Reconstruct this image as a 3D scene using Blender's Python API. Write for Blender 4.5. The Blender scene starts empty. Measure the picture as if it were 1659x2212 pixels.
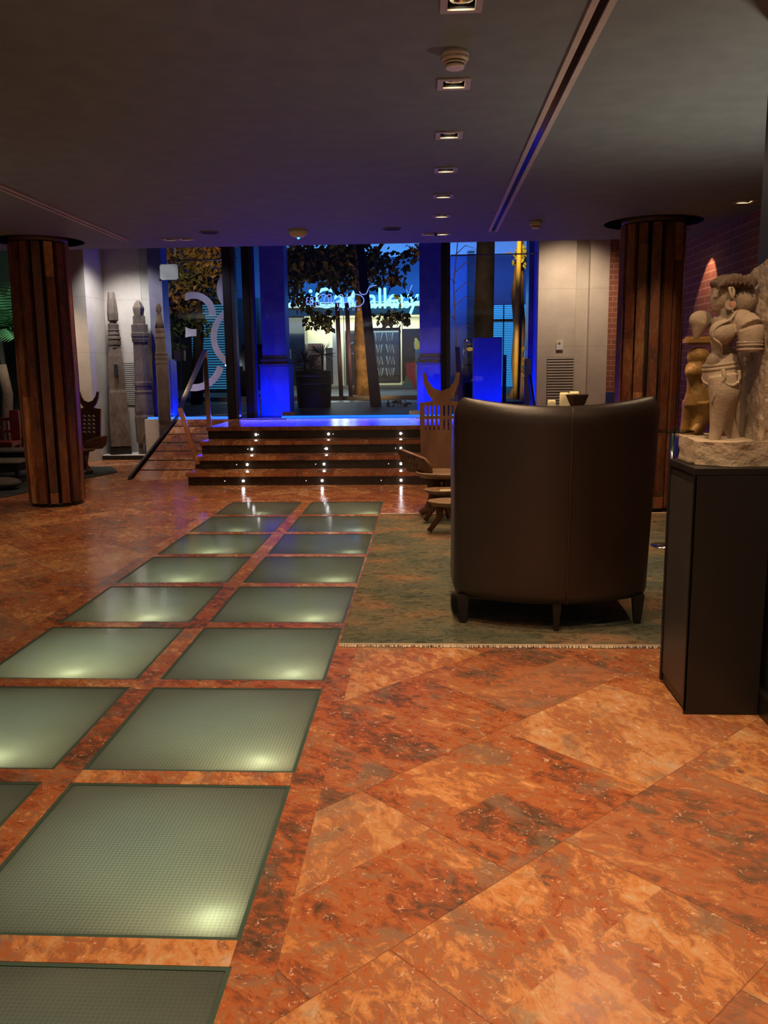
import bpy, bmesh, math, random
from mathutils import Vector, Matrix, noise
random.seed(83)
S = bpy.context.scene
COL = S.collection
# ------------------------------------------------------------------ camera
FPX, CAMH, YAW, PITCH, ROLL = 1831.5, 1.30, 0.0521, 0.1685, 0.0115
W, H = 1659, 2212
RM = Matrix.Rotation(YAW, 3, 'Z') @ Matrix.Rotation(-PITCH, 3, 'X') @ Matrix.Rotation(ROLL, 3, 'Y')
cd = bpy.data.cameras.new('camera'); cam = bpy.data.objects.new('camera', cd); COL.objects.link(cam)
cd.sensor_fit = 'HORIZONTAL'; cd.sensor_width = 36; cd.lens = FPX / W * 36; cd.clip_start = .05; cd.clip_end = 200
cr, cf, cu = RM @ Vector((1, 0, 0)), RM @ Vector((0, 1, 0)), RM @ Vector((0, 0, 1))
m4 = Matrix((cr, cu, -cf)).transposed().to_4x4(); m4.translation = (0, 0, CAMH); cam.matrix_world = m4
S.camera = cam
S.view_settings.view_transform = 'Standard'; S.view_settings.look = 'None'
S.view_settings.exposure = 0.0; S.view_settings.gamma = 1; S.view_settings.use_curve_mapping = False
def at(u, v, Y):                       # point of the plane y = Y seen at a pixel of the photograph
    d = RM @ Vector(((u - W / 2) / FPX, 1, -(v - H / 2) / FPX))
    return Vector((0, 0, CAMH)) + d * (Y / d.y)
# ------------------------------------------------------------------ world + lights
wd = bpy.data.worlds.new('night'); S.world = wd; wd.use_nodes = True
wd.node_tree.nodes['Background'].inputs[0].default_value = (.05, .10, .30, 1)
wd.node_tree.nodes['Background'].inputs[1].default_value = .10
WARM = (1, .66, .38)
def aim(o, d):
    o.rotation_euler = Vector(d).to_track_quat('-Z', 'Y').to_euler()
def spot(loc, d, e, ang=80, blend=.8, col=WARM, r=.03, name='spot_light'):
    l = bpy.data.lights.new(name, 'SPOT'); l.energy = e; l.color = col; l.spot_size = math.radians(ang); l.spot_blend = blend
    l.shadow_soft_size = r
    o = bpy.data.objects.new(name, l); COL.objects.link(o); o.location = loc; aim(o, d); return o
def area(loc, d, sx, sy, e, col, name='area_light'):
    l = bpy.data.lights.new(name, 'AREA'); l.shape = 'RECTANGLE'; l.size = sx; l.size_y = sy; l.energy = e; l.color = col
    o = bpy.data.objects.new(name, l); COL.objects.link(o); o.location = loc; aim(o, d); return o
def point(loc, e, col, r=.03, name='point_light'):
    l = bpy.data.lights.new(name, 'POINT'); l.energy = e; l.color = col; l.shadow_soft_size = r
    o = bpy.data.objects.new(name, l); COL.objects.link(o); o.location = loc; return o
ZC = 2.52                               # ceiling height
LIGHT_Y = [3.14, 3.97, 4.80, 5.61, 6.43, 7.25]
for k, y in enumerate([.7, 1.5, 2.32] + LIGHT_Y):           # the row of recessed spots, three of them overhead
    spot((.12, y, 2.50), (0, 0.02, -1), 78, 96, .9)
for x, y, e in [(1.1, 1.5, 60), (1.1, 2.6, 50), (1.9, 4.6, 60), (-1.2, 2.2, 40), (-2.6, 3.0, 30), (-2.6, 5.4, 55), (-3.0, 6.7, 34), (1.55, 6.5, 44), (-2.0, -1.4, 70), (.2, -1.4, 70),
                (-1.3, 7.6, 80), (-3.3, 8.6, 75), (-.6, 8.6, 90), (1.2, 6.3, 36), (-1.9, 8.7, 50), (-3.3, 4.6, 55), (-4.6, 7.2, 40), (1.85, 6.95, 46)]:   # added spots filling floor, stairs and columns; no fixtures exist for them
    spot((x, y, 2.50), (0, 0.02, -1), e, 105, .95)
# blue LED channel under the shop glass, and blue uplights at the stone pillars
BLUE = (.0, .01, 1)
area((-1.2, 12.36, .63), (0, .25, 1), 4.6, .05, 60, BLUE, 'led_channel_light')
for x in (-2.27, .05):
    area((x, 12.42, .62), (0, .35, 1), .40, .10, 15, BLUE, 'pillar_uplight')
area((-3.80, 12.62, .62), (-.1, .35, 1), .30, .15, 20, BLUE, 'pillar_uplight')
area((.88, 12.5, .62), (0, .25, 1), .45, .06, 3, BLUE, 'pillar_uplight')
area((1.3, 12.45, .62), (.3, .2, 1), .20, .10, 14, BLUE, 'pillar_uplight')
area((-1.2, 12.16, .64), (0, -1, 1.6), 4.4, .03, 24, (.03, .03, 1), 'led_channel_light')
spot((-5.2, 4.0, 1.5), (.35, .25, 1), 190, 120, .9, (1, .88, .74), .10, 'added_uplight'); spot((-1.6, -.9, 1.3), (.1, .25, 1), 190, 130, .9, (1, .90, .78), .10, 'added_uplight')  # added unseen uplights that brighten ceiling and room
spot((1.95, 4.3, 1.0), (-.1, -.1, 1), 70, 130, .9, (1, .84, .66), .10, 'added_uplight')  # added unseen upward fill on the right
for x in (-2.4, -.8, .6): spot((x, -1.2, 2.48), (0, -1, -.7), 130, 110, .9, (1, .88, .74), .05)  # added spots bouncing fill light off the rear wall
spot((-3.0, 10.9, 3.1), (-.1, 1.3, -1.4), 34, 60, .9, (.72, .72, 1), .08)  # added cool spot that brightens the number decal
# niche lamps over the carved spires
spot((-4.35, 11.9, 3.10), (0, .35, -1), 150, 100, .9, (.95, .93, .95), .08)
spot((-3.5, 10.8, 3.2), (0, .15, -1), 70, 90, .9)
spot((1.9, 11.2, 3.10), (0, .55, -1), 105, 110, .9, (1, .74, .50), .08)
spot((-5.3, 11.2, 2.45), (0, .6, -1), 60, 100, .9, (1, .72, .48), .08)
# ------------------------------------------------------------------ materials
MATS = {}
def nmat(name):
    m = bpy.data.materials.new(name); m.use_nodes = True; nt = m.node_tree
    return m, nt, nt.nodes['Principled BSDF']
def N(nt, t, **kw):
    n = nt.nodes.new(t)
    for k, v in kw.items():
        if hasattr(n, k): setattr(n, k, v)
    return n
def mat(name, c, rough=.5, metal=0, c2=None, scale=8, bump=0, bscale=60, spec=.5, emit=None, es=0, stretch=(1, 1, 1), coat=0, contrast=(.35, .65), detail=6):
    if name in MATS: return MATS[name]
    m, nt, b = nmat(name)
    b.inputs['Base Color'].default_value = (*c, 1); b.inputs['Roughness'].default_value = rough
    b.inputs['Metallic'].default_value = metal; b.inputs['Specular IOR Level'].default_value = spec
    b.inputs['Coat Weight'].default_value = coat; b.inputs['Coat Roughness'].default_value = .1
    tc = N(nt, 'ShaderNodeTexCoord'); mp = N(nt, 'ShaderNodeMapping'); mp.inputs['Scale'].default_value = stretch
    nt.links.new(tc.outputs['Object'], mp.inputs[0])
    no = N(nt, 'ShaderNodeTexNoise'); no.inputs['Scale'].default_value = scale; no.inputs['Detail'].default_value = detail
    nt.links.new(mp.outputs[0], no.inputs[0])
    rp = N(nt, 'ShaderNodeValToRGB'); rp.color_ramp.elements[0].position = contrast[0]; rp.color_ramp.elements[1].position = contrast[1]
    c2 = c2 or tuple(x * .86 for x in c)
    rp.color_ramp.elements[0].color = (*c, 1); rp.color_ramp.elements[1].color = (*c2, 1)
    nt.links.new(no.outputs[0], rp.inputs[0]); nt.links.new(rp.outputs[0], b.inputs['Base Color'])
    if bump:
        n2 = N(nt, 'ShaderNodeTexNoise'); n2.inputs['Scale'].default_value = bscale; n2.inputs['Detail'].default_value = 5
        nt.links.new(mp.outputs[0], n2.inputs[0])
        bp = N(nt, 'ShaderNodeBump'); bp.inputs['Strength'].default_value = bump; bp.inputs['Distance'].default_value = .02
        nt.links.new(n2.outputs[0], bp.inputs['Height']); nt.links.new(bp.outputs[0], b.inputs['Normal'])
    if emit:
        b.inputs['Emission Color'].default_value = (*emit, 1); b.inputs['Emission Strength'].default_value = es
    MATS[name] = m; return m
def math_(nt, op, a, b=None, clamp=False):
    n = nt.nodes.new('ShaderNodeMath'); n.operation = op; n.use_clamp = clamp
    for i, x in enumerate((a, b)):
        if x is None: continue
        if isinstance(x, (int, float)): n.inputs[i].default_value = x
        else: nt.links.new(x, n.inputs[i])
    return n.outputs[0]
def ramp(nt, src, stops):
    r = nt.nodes.new('ShaderNodeValToRGB'); el = r.color_ramp.elements
    while len(el) < len(stops): el.new(.5)
    for e, (p, c) in zip(el, stops): e.position = p; e.color = (*c, 1)
    nt.links.new(src, r.inputs[0]); return r.outputs[0]
def mix(nt, f, a, b, mode='MIX'):
    n = nt.nodes.new('ShaderNodeMix'); n.data_type = 'RGBA'; n.blend_type = mode
    if isinstance(f, (int, float)): n.inputs[0].default_value = f
    else: nt.links.new(f, n.inputs[0])
    for i, x in ((6, a), (7, b)):
        if isinstance(x, tuple): n.inputs[i].default_value = (*x, 1)
        else: nt.links.new(x, n.inputs[i])
    return n.outputs[2]
def marble(name, mode):
    """rust travertine: 'diag' = 60 cm tiles laid at 45 degrees, 'strip' = strips, 'slat' = column cladding"""
    m, nt, b = nmat(name)
    tc = N(nt, 'ShaderNodeTexCoord'); P = tc.outputs['Object']
    sx = N(nt, 'ShaderNodeSeparateXYZ'); nt.links.new(P, sx.inputs[0]); X, Y, Z = sx.outputs
    if mode == 'diag':
        v = math_(nt, 'DIVIDE', math_(nt, 'SUBTRACT', math_(nt, 'SUBTRACT', Y, X), 1.815), .845)
        row = math_(nt, 'FLOOR', v)
        wn = N(nt, 'ShaderNodeTexWhiteNoise', noise_dimensions='1D'); nt.links.new(math_(nt, 'MULTIPLY', row, 3.17), wn.inputs['W'])
        u = math_(nt, 'ADD', math_(nt, 'DIVIDE', math_(nt, 'ADD', X, Y), .93), wn.outputs['Value'])
        col = math_(nt, 'FLOOR', u)
        fu = math_(nt, 'SUBTRACT', u, col); fv = math_(nt, 'SUBTRACT', v, row)
        c0 = N(nt, 'ShaderNodeCombineXYZ'); nt.links.new(row, c0.inputs[0]); nt.links.new(col, c0.inputs[1]); c0.inputs[2].default_value = 4.7
        w0 = N(nt, 'ShaderNodeTexWhiteNoise', noise_dimensions='3D'); nt.links.new(c0.outputs[0], w0.inputs[0])
        half = math_(nt, 'GREATER_THAN', w0.outputs['Value'], .52)          # some tiles are laid as two half strips
        sub = math_(nt, 'MULTIPLY', math_(nt, 'FLOOR', math_(nt, 'MULTIPLY', fv, 2)), half)
        row = math_(nt, 'ADD', row, math_(nt, 'MULTIPLY', sub, .5))
    elif mode == 'strip':
        u = math_(nt, 'ADD', math_(nt, 'MULTIPLY', X, 1.43), .13); v = math_(nt, 'ADD', math_(nt, 'MULTIPLY', Y, 1.215), -.985)
        col = math_(nt, 'FLOOR', math_(nt, 'MULTIPLY', u, 2)); row = math_(nt, 'FLOOR', math_(nt, 'MULTIPLY', v, 1))
        fu = None
    else:
        a = N(nt, 'ShaderNodeMath', operation='ARCTAN2'); nt.links.new(Y, a.inputs[0]); nt.links.new(X, a.inputs[1])
        u = math_(nt, 'MULTIPLY', a.outputs[0], 15 / (2 * math.pi)); col = math_(nt, 'FLOOR', math_(nt, 'ADD', u, .5))
        row = math_(nt, 'FLOOR', math_(nt, 'ADD', math_(nt, 'MULTIPLY', Z, .8), math_(nt, 'MULTIPLY', col, .37))); fu = None
    cv = N(nt, 'ShaderNodeCombineXYZ'); nt.links.new(row, cv.inputs[0]); nt.links.new(col, cv.inputs[1])
    w3 = N(nt, 'ShaderNodeTexWhiteNoise', noise_dimensions='3D'); nt.links.new(cv.outputs[0], w3.inputs[0])
    sc = N(nt, 'ShaderNodeVectorMath', operation='SCALE'); nt.links.new(w3.outputs['Color'], sc.inputs[0]); sc.inputs['Scale'].default_value = 7
    ad = N(nt, 'ShaderNodeVectorMath', operation='ADD'); nt.links.new(P, ad.inputs[0]); nt.links.new(sc.outputs[0], ad.inputs[1])
    # rotate layering per tile
    rot = N(nt, 'ShaderNodeVectorRotate', rotation_type='Z_AXIS'); nt.links.new(ad.outputs[0], rot.inputs['Vector'])
    nt.links.new(math_(nt, 'ADD', math_(nt, 'MULTIPLY', w3.outputs['Value'], .9), .4), rot.inputs['Angle'])
    mp = N(nt, 'ShaderNodeMapping'); mp.inputs['Scale'].default_value = (1, 1.7, 1) if mode != 'slat' else (1, 1, .35); nt.links.new(rot.outputs[0], mp.inputs[0])
    n1 = N(nt, 'ShaderNodeTexNoise'); n1.inputs['Scale'].default_value = 2.6; n1.inputs['Detail'].default_value = 9; n1.inputs['Roughness'].default_value = .66; n1.inputs['Distortion'].default_value = .5
    nt.links.new(mp.outputs[0], n1.inputs[0])
    n2 = N(nt, 'ShaderNodeTexNoise'); n2.inputs['Scale'].default_value = 15; n2.inputs['Detail'].default_value = 8; n2.inputs['Roughness'].default_value = .7; n2.inputs['Distortion'].default_value = .8
    nt.links.new(mp.outputs[0], n2.inputs[0])
    tone = math_(nt, 'ADD', n1.outputs[0], math_(nt, 'MULTIPLY', math_(nt, 'SUBTRACT', w3.outputs['Value'], .5), .24))
    tone = math_(nt, 'ADD', tone, math_(nt, 'MULTIPLY', math_(nt, 'SUBTRACT', n2.outputs[0], .5), .85))
    c = ramp(nt, tone, [(.20, (.070, .045, .032)), (.32, (.16, .070, .040)), (.40, (.29, .082, .036)), (.47, (.40, .125, .042)), (.53, (.29, .130, .068)), (.60, (.50, .195, .064)), (.69, (.54, .28, .125)), (.82, (.52, .36, .24))])
    # greenish-grey mineral patches
    n3 = N(nt, 'ShaderNodeTexNoise'); n3.inputs['Scale'].default_value = 4.5; n3.inputs['Detail'].default_value = 12; n3.inputs['Roughness'].default_value = .72; n3.inputs['Distortion'].default_value = .6; nt.links.new(ad.outputs[0], n3.inputs[0])
    c = mix(nt, ramp(nt, n3.outputs[0], [(.53, (0, 0, 0)), (.62, (.62, .62, .62))]), c, (.19, .145, .105))
    # pale fossil flecks
    n4 = N(nt, 'ShaderNodeTexNoise'); n4.inputs['Scale'].default_value = 55; n4.inputs['Detail'].default_value = 6; n4.inputs['Distortion'].default_value = 1.2; nt.links.new(ad.outputs[0], n4.inputs[0])
    fl = math_(nt, 'MULTIPLY', ramp(nt, n4.outputs[0], [(.63, (0, 0, 0)), (.68, (.8, .8, .8))]), ramp(nt, n1.outputs[0], [(.40, (1, 1, 1)), (.60, (.15, .15, .15))]))
    c = mix(nt, fl, c, (.70, .48, .34))
    # hairline cracks
    n5 = N(nt, 'ShaderNodeTexNoise'); n5.inputs['Scale'].default_value = 3.1; n5.inputs['Detail'].default_value = 6; n5.inputs['Distortion'].default_value = .6; nt.links.new(ad.outputs[0], n5.inputs[0])
    ck = math_(nt, 'ABSOLUTE', math_(nt, 'SUBTRACT', n5.outputs[0], .5))
    c = mix(nt, ramp(nt, ck, [(0, (.4, .4, .4)), (.004, (0, 0, 0))]), c, (.14, .05, .025))
    # pitted holes
    n6 = N(nt, 'ShaderNodeTexNoise'); n6.inputs['Scale'].default_value = 11; n6.inputs['Detail'].default_value = 5; nt.links.new(ad.outputs[0], n6.inputs[0])
    c = mix(nt, ramp(nt, n6.outputs[0], [(.69, (0, 0, 0)), (.72, (.75, .75, .75))]), c, (.10, .07, .045))
    if mode == 'diag':
        c = mix(nt, ramp(nt, w3.outputs['Value'], [(0, (.38, .38, .38)), (.22, (0, 0, 0)), (.82, (0, 0, 0)), (1, (.25, .25, .25))]), c, (.40, .22, .13))
        eu = math_(nt, 'MINIMUM', fu, math_(nt, 'SUBTRACT', 1, fu)); ev = math_(nt, 'MINIMUM', fv, math_(nt, 'SUBTRACT', 1, fv))
        e = math_(nt, 'MINIMUM', eu, ev)
        c = mix(nt, ramp(nt, e, [(.0018, (.7, .7, .7)), (.0035, (0, 0, 0))]), c, (.10, .04, .02))
    if mode == 'slat': c = mix(nt, 1.0, c, ramp(nt, w3.outputs['Value'], [(0, (.42, .42, .45)), (.5, (.62, .60, .60)), (.85, (.85, .82, .80)), (1, (1.25, 1.2, 1.1))]), 'MULTIPLY')
    nt.links.new(c, b.inputs['Base Color'])
    b.inputs['Roughness'].default_value = .20 if mode != 'slat' else .32
    nt.links.new(ramp(nt, n2.outputs[0], [(.3, (.14, .14, .14)), (.7, (.30, .30, .30))] if mode != 'slat' else [(.3, (.42, .42, .42)), (.7, (.55, .55, .55))]), b.inputs['Roughness'])
    b.inputs['Specular IOR Level'].default_value = .5
    bp = N(nt, 'ShaderNodeBump'); bp.inputs['Strength'].default_value = .05; bp.inputs['Distance'].default_value = .01
    nt.links.new(n2.outputs[0], bp.inputs['Height']); nt.links.new(bp.outputs[0], b.inputs['Normal'])
    return m
M_floor = marble('rust_travertine_tiles', 'diag'); M_strip = marble('rust_travertine_strips', 'strip'); M_slat = marble('rust_travertine_slats', 'slat')
def brickmat():
    m, nt, b = nmat('painted_brick')
    tc = N(nt, 'ShaderNodeTexCoord')
    mp = N(nt, 'ShaderNodeMapping'); nt.links.new(tc.outputs['Object'], mp.inputs[0])
    mp.inputs['Rotation'].default_value = (math.radians(90), 0, math.radians(0))
    # combine x+y as horizontal
    sx = N(nt, 'ShaderNodeSeparateXYZ'); nt.links.new(tc.outputs['Object'], sx.inputs[0])
    cb = N(nt, 'ShaderNodeCombineXYZ'); nt.links.new(math_(nt, 'ADD', sx.outputs[0], sx.outputs[1]), cb.inputs[0]); nt.links.new(sx.outputs[2], cb.inputs[1])
    br = N(nt, 'ShaderNodeTexBrick'); nt.links.new(cb.outputs[0], br.inputs[0])
    br.inputs['Color1'].default_value = (.32, .115, .07, 1); br.inputs['Color2'].default_value = (.26, .10, .065, 1); br.inputs['Mortar'].default_value = (.50, .26, .19, 1)
    br.inputs['Scale'].default_value = 1; br.inputs['Mortar Size'].default_value = .006; br.inputs['Brick Width'].default_value = .29; br.inputs['Row Height'].default_value = .072
    no = N(nt, 'ShaderNodeTexNoise'); no.inputs['Scale'].default_value = 25; nt.links.new(tc.outputs['Object'], no.inputs[0])
    nt.links.new(mix(nt, .25, br.outputs[0], no.outputs[1], 'MULTIPLY'), b.inputs['Base Color']); b.inputs['Roughness'].default_value = .8
    bp = N(nt, 'ShaderNodeBump'); bp.inputs['Strength'].default_value = .9; bp.inputs['Distance'].default_value = .012; bp.invert = True
    nt.links.new(br.outputs['Fac'], bp.inputs['Height']); nt.links.new(bp.outputs[0], b.inputs['Normal'])
    return m
M_brick = brickmat()
def concretemat(name, c, c2, cell=(1.15, .78)):
    m, nt, b = nmat(name)
    tc = N(nt, 'ShaderNodeTexCoord'); sx = N(nt, 'ShaderNodeSeparateXYZ'); nt.links.new(tc.outputs['Object'], sx.inputs[0])
    n1 = N(nt, 'ShaderNodeTexNoise'); n1.inputs['Scale'].default_value = 3.2; n1.inputs['Detail'].default_value = 8; n1.inputs['Roughness'].default_value = .65; nt.links.new(tc.outputs['Object'], n1.inputs[0])
    col = ramp(nt, n1.outputs[0], [(.3, c), (.7, c2)])
    f = math_(nt, 'FRACT', math_(nt, 'DIVIDE', sx.outputs[2], cell[1]))
    col = mix(nt, ramp(nt, f, [(.004, (.6, .6, .6)), (.008, (0, 0, 0))]), col, tuple(x * .45 for x in c))
    nt.links.new(col, b.inputs['Base Color']); b.inputs['Roughness'].default_value = .75
    return m
M_conc = concretemat('pale_concrete_panel', (.46, .41, .36), (.58, .53, .47))
M_ceil = mat('charcoal_ceiling_paint', (.175, .205, .215), .62, spec=.35)
M_black = mat('black_metal', (.012, .012, .013), .35)
M_blackw = mat('black_satin_wood', (.018, .016, .015), .42, spec=.4)
M_dark = mat('dark_recess', (.008, .007, .007), .8)
M_trim = mat('cream_metal_trim', (.46, .40, .34), .45)
M_trimp = mat('pale_track_metal', (.50, .42, .38), .5)
M_plast = mat('cream_plastic', (.70, .62, .50), .4)
M_white = mat('white_plastic', (.75, .76, .78), .4)
M_steel = mat('mirror_steel', (.72, .72, .74), .13, 1, c2=(.6, .6, .62))
M_chrome = mat('chrome', (.85, .85, .86), .08, 1)
M_bulb = mat('lit_bulb', (1, .9, .7), .5, emit=(1, .80, .52), es=26)
M_bulbdim = mat('dim_bulb', (1, .85, .6), .5, emit=(1, .72, .4), es=3)
M_led = mat('white_led', (1, 1, 1), .5, emit=(.95, .96, 1), es=22)
M_leddim = mat('dim_led', (1, 1, 1), .5, emit=(.8, .85, 1), es=1.0)
M_ledblue = mat('blue_led_strip', (.1, .3, 1), .5, emit=(.01, .14, 1), es=1.6)
M_riser = mat('dark_glass_riser', (.020, .016, .013), .16, c2=(.035, .026, .018), scale=5)
M_leather = mat('espresso_leather', (.022, .014, .011), .36, c2=(.029, .018, .013), scale=4, bump=.12, bscale=260, spec=.55)
M_leatherg = mat('grey_leather', (.10, .10, .10), .25, spec=.6, bump=.1, bscale=90)
M_wood = mat('carved_dark_wood', (.10, .042, .022), .38, c2=(.17, .08, .042), scale=9, stretch=(1, 1, .25), bump=.15, bscale=40)
M_woodp = mat('worn_seat_wood', (.26, .17, .10), .4, c2=(.16, .09, .05), scale=12)
M_stone = mat('buff_sandstone', (.46, .355, .25), .85, c2=(.36, .27, .185), scale=7, bump=.35, bscale=70)
M_stonef = mat('carved_sandstone', (.42, .325, .225), .8, c2=(.33, .245, .165), scale=9, bump=.2, bscale=120)
M_hair = mat('darker_stone_hair', (.075, .045, .026), .85, c2=(.15, .095, .06), scale=14, bump=.5, bscale=60)
M_red = mat('red_stone_earring', (.52, .23, .16), .8)
M_gold = mat('golden_wood_carving', (.50, .27, .075), .5, c2=(.30, .15, .04), scale=10, bump=.2, bscale=50)
M_oldw = mat('weathered_grey_timber', (.155, .118, .090), .85, c2=(.085, .062, .048), scale=8, stretch=(1, 1, .4), bump=.6, bscale=30)
M_redw = mat('red_lacquer', (.30, .028, .022), .3, c2=(.2, .02, .018), spec=.5)
M_candle = mat('cream_wax', (.85, .68, .38), .5, emit=(1, .66, .28), es=.25)
M_bowl = mat('brown_bowl', (.075, .035, .018), .45)
M_bstone = mat('grey_pillar_marble', (.22, .20, .26), .35, c2=(.14, .12, .17), scale=3, detail=10)
M_boxp = mat('painted_block', (.20, .19, .22), .6)
M_pave = mat('pavement_stone', (.22, .20, .20), .55, c2=(.15, .14, .14), scale=2)
M_road = mat('asphalt', (.08, .075, .08), .45)
M_bark = mat('plane_tree_bark', (.36, .22, .085), .85, c2=(.15, .085, .035), scale=3.5, bump=.6, bscale=12, contrast=(.42, .58))
M_barkp = mat('pale_knotty_bark', (.42, .27, .15), .8, c2=(.25, .15, .08), scale=5, stretch=(1, 1, .3), bump=.5, bscale=14)
M_barkd = mat('dark_bark', (.040, .026, .018), .85, c2=(.02, .014, .010), scale=5, bump=.5, bscale=14)
M_leafg = mat('green_leaf', (.045, .10, .030), .5, c2=(.09, .15, .035), scale=2)
M_leafa = mat('autumn_leaf', (.30, .15, .030), .5, c2=(.09, .11, .03), scale=1.4)
M_leafd = mat('dark_leaf', (.030, .050, .028), .5, c2=(.07, .06, .03), scale=2)
M_soil = mat('dark_planter_wood', (.016, .009, .007), .5)
M_facade = mat('navy_facade_panel', (.10, .13, .20), .5, c2=(.08, .10, .16), scale=.6)
M_fband = mat('pale_facade_panel', (.55, .60, .66), .5, emit=(.10, .32, .75), es=.45)  # emission stands in for blue light falling on the panels
M_shopw = mat('cream_shop_wall', (.62, .62, .50), .6, c2=(.55, .55, .44), scale=1)
M_shop_l = mat('lit_shop_panel', (.8, .8, .65), .6, emit=(.80, .84, .58), es=.6)
M_dkpan = mat('charcoal_panel', (.035, .040, .048), .5)
M_tube = mat('neon_cyan', (.3, .8, 1), .5, emit=(.10, .60, 1), es=6)
M_tubeb = mat('neon_blue', (.1, .4, 1), .5, emit=(.04, .34, 1), es=3.5)
M_decal = mat('frosted_decal', (.62, .64, .80), .6)
M_decal_l = mat('self_lit_etching', (.55, .62, .90), .6, emit=(.22, .36, 1), es=1.0)  # etching is no lamp; its glow is put in as emission
M_blind = mat('lit_blind', (.2, .5, .7), .6, emit=(.03, .36, .85), es=.9)
M_cyanw = mat('lit_louver', (.2, .5, .7), .6, emit=(.05, .30, .60), es=.5)
M_paper = mat('white_paper', (.80, .84, .84), .7)
M_postr = mat('red_poster', (.55, .03, .05), .5, emit=(.5, .02, .05), es=.12)
M_green = mat('green_print', (.35, .50, .22), .6)
M_teal = mat('teal_plastic', (.20, .50, .55), .4)
M_ylw = mat('yellow_lit_paint', (.75, .45, .08), .45)
M_gglass = mat('sage_fairing', (.16, .18, .15), .35)
M_purple = mat('purple_painted_pole', (.12, .06, .14), .4)
M_bluep = mat('blue_painted_plinth', (.03, .04, .22), .6)
M_fringe = mat('cream_fringe', (.62, .50, .38), .9)
M_green2 = mat('palm_green', (.035, .13, .055), .45, c2=(.09, .24, .10), scale=3)
def glassmat(name, tint=(1, 1, 1), refl=.10):
    m = bpy.data.materials.new(name); m.use_nodes = True; nt = m.node_tree; nt.nodes.clear()
    o = N(nt, 'ShaderNodeOutputMaterial'); mx = N(nt, 'ShaderNodeMixShader'); t = N(nt, 'ShaderNodeBsdfTransparent'); g = N(nt, 'ShaderNodeBsdfGlossy')
    t.inputs[0].default_value = (*tint, 1); g.inputs['Roughness'].default_value = .01
    fr = N(nt, 'ShaderNodeFresnel'); fr.inputs[0].default_value = 1.5
    nt.links.new(fr.outputs[0], mx.inputs[0])
    nt.links.new(t.outputs[0], mx.inputs[1]); nt.links.new(g.outputs[0], mx.inputs[2]); nt.links.new(mx.outputs[0], o.inputs[0]); return m
M_glass = glassmat('clear_glass', (.93, .96, .96))
M_gtab = glassmat('green_edge_glass', (.6, .85, .75))
def panemat():
    m = bpy.data.materials.new('ribbed_green_floor_glass'); m.use_nodes = True; nt = m.node_tree; nt.nodes.clear()
    o = N(nt, 'ShaderNodeOutputMaterial')
    tc = N(nt, 'ShaderNodeTexCoord'); sx = N(nt, 'ShaderNodeSeparateXYZ'); nt.links.new(tc.outputs['Object'], sx.inputs[0])
    h = math_(nt, 'ADD', math_(nt, 'SINE', math_(nt, 'MULTIPLY', sx.outputs[0], 560)), math_(nt, 'SINE', math_(nt, 'MULTIPLY', sx.outputs[1], 560)))
    rib = ramp(nt, math_(nt, 'ADD', math_(nt, 'MULTIPLY', h, .25), .5), [(.1, (.55, .55, .55)), (.9, (1, 1, 1))])
    no = N(nt, 'ShaderNodeTexNoise'); no.inputs['Scale'].default_value = 3.5; no.inputs['Detail'].default_value = 6; nt.links.new(tc.outputs['Object'], no.inputs[0])
    base = ramp(nt, no.outputs[0], [(.35, (.115, .140, .128)), (.65, (.165, .195, .175))])
    d = N(nt, 'ShaderNodeBsdfDiffuse'); nt.links.new(base, d.inputs[0])
    t = N(nt, 'ShaderNodeBsdfTranslucent'); nt.links.new(mix(nt, 1.0, rib, (.70, .78, .66), 'MULTIPLY'), t.inputs[0])
    ms = N(nt, 'ShaderNodeMixShader'); ms.inputs[0].default_value = .5; nt.links.new(d.outputs[0], ms.inputs[1]); nt.links.new(t.outputs[0], ms.inputs[2])
    g = N(nt, 'ShaderNodeBsdfGlossy'); g.inputs['Roughness'].default_value = .09
    bp = N(nt, 'ShaderNodeBump'); bp.inputs['Strength'].default_value = .12; bp.inputs['Distance'].default_value = .002; nt.links.new(h, bp.inputs['Height'])
    n2 = N(nt, 'ShaderNodeTexNoise'); n2.inputs['Scale'].default_value = 30; nt.links.new(tc.outputs['Object'], n2.inputs[0])
    b2 = N(nt, 'ShaderNodeBump'); b2.inputs['Strength'].default_value = .06; b2.inputs['Distance'].default_value = .01; nt.links.new(n2.outputs[0], b2.inputs['Height']); nt.links.new(b2.outputs[0], g.inputs['Normal'])
    fr = N(nt, 'ShaderNodeFresnel'); fr.inputs[0].default_value = 1.45
    mx = N(nt, 'ShaderNodeMixShader'); nt.links.new(fr.outputs[0], mx.inputs[0]); nt.links.new(ms.outputs[0], mx.inputs[1]); nt.links.new(g.outputs[0], mx.inputs[2]); nt.links.new(mx.outputs[0], o.inputs[0])
    return m
M_pane = panemat()
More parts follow.
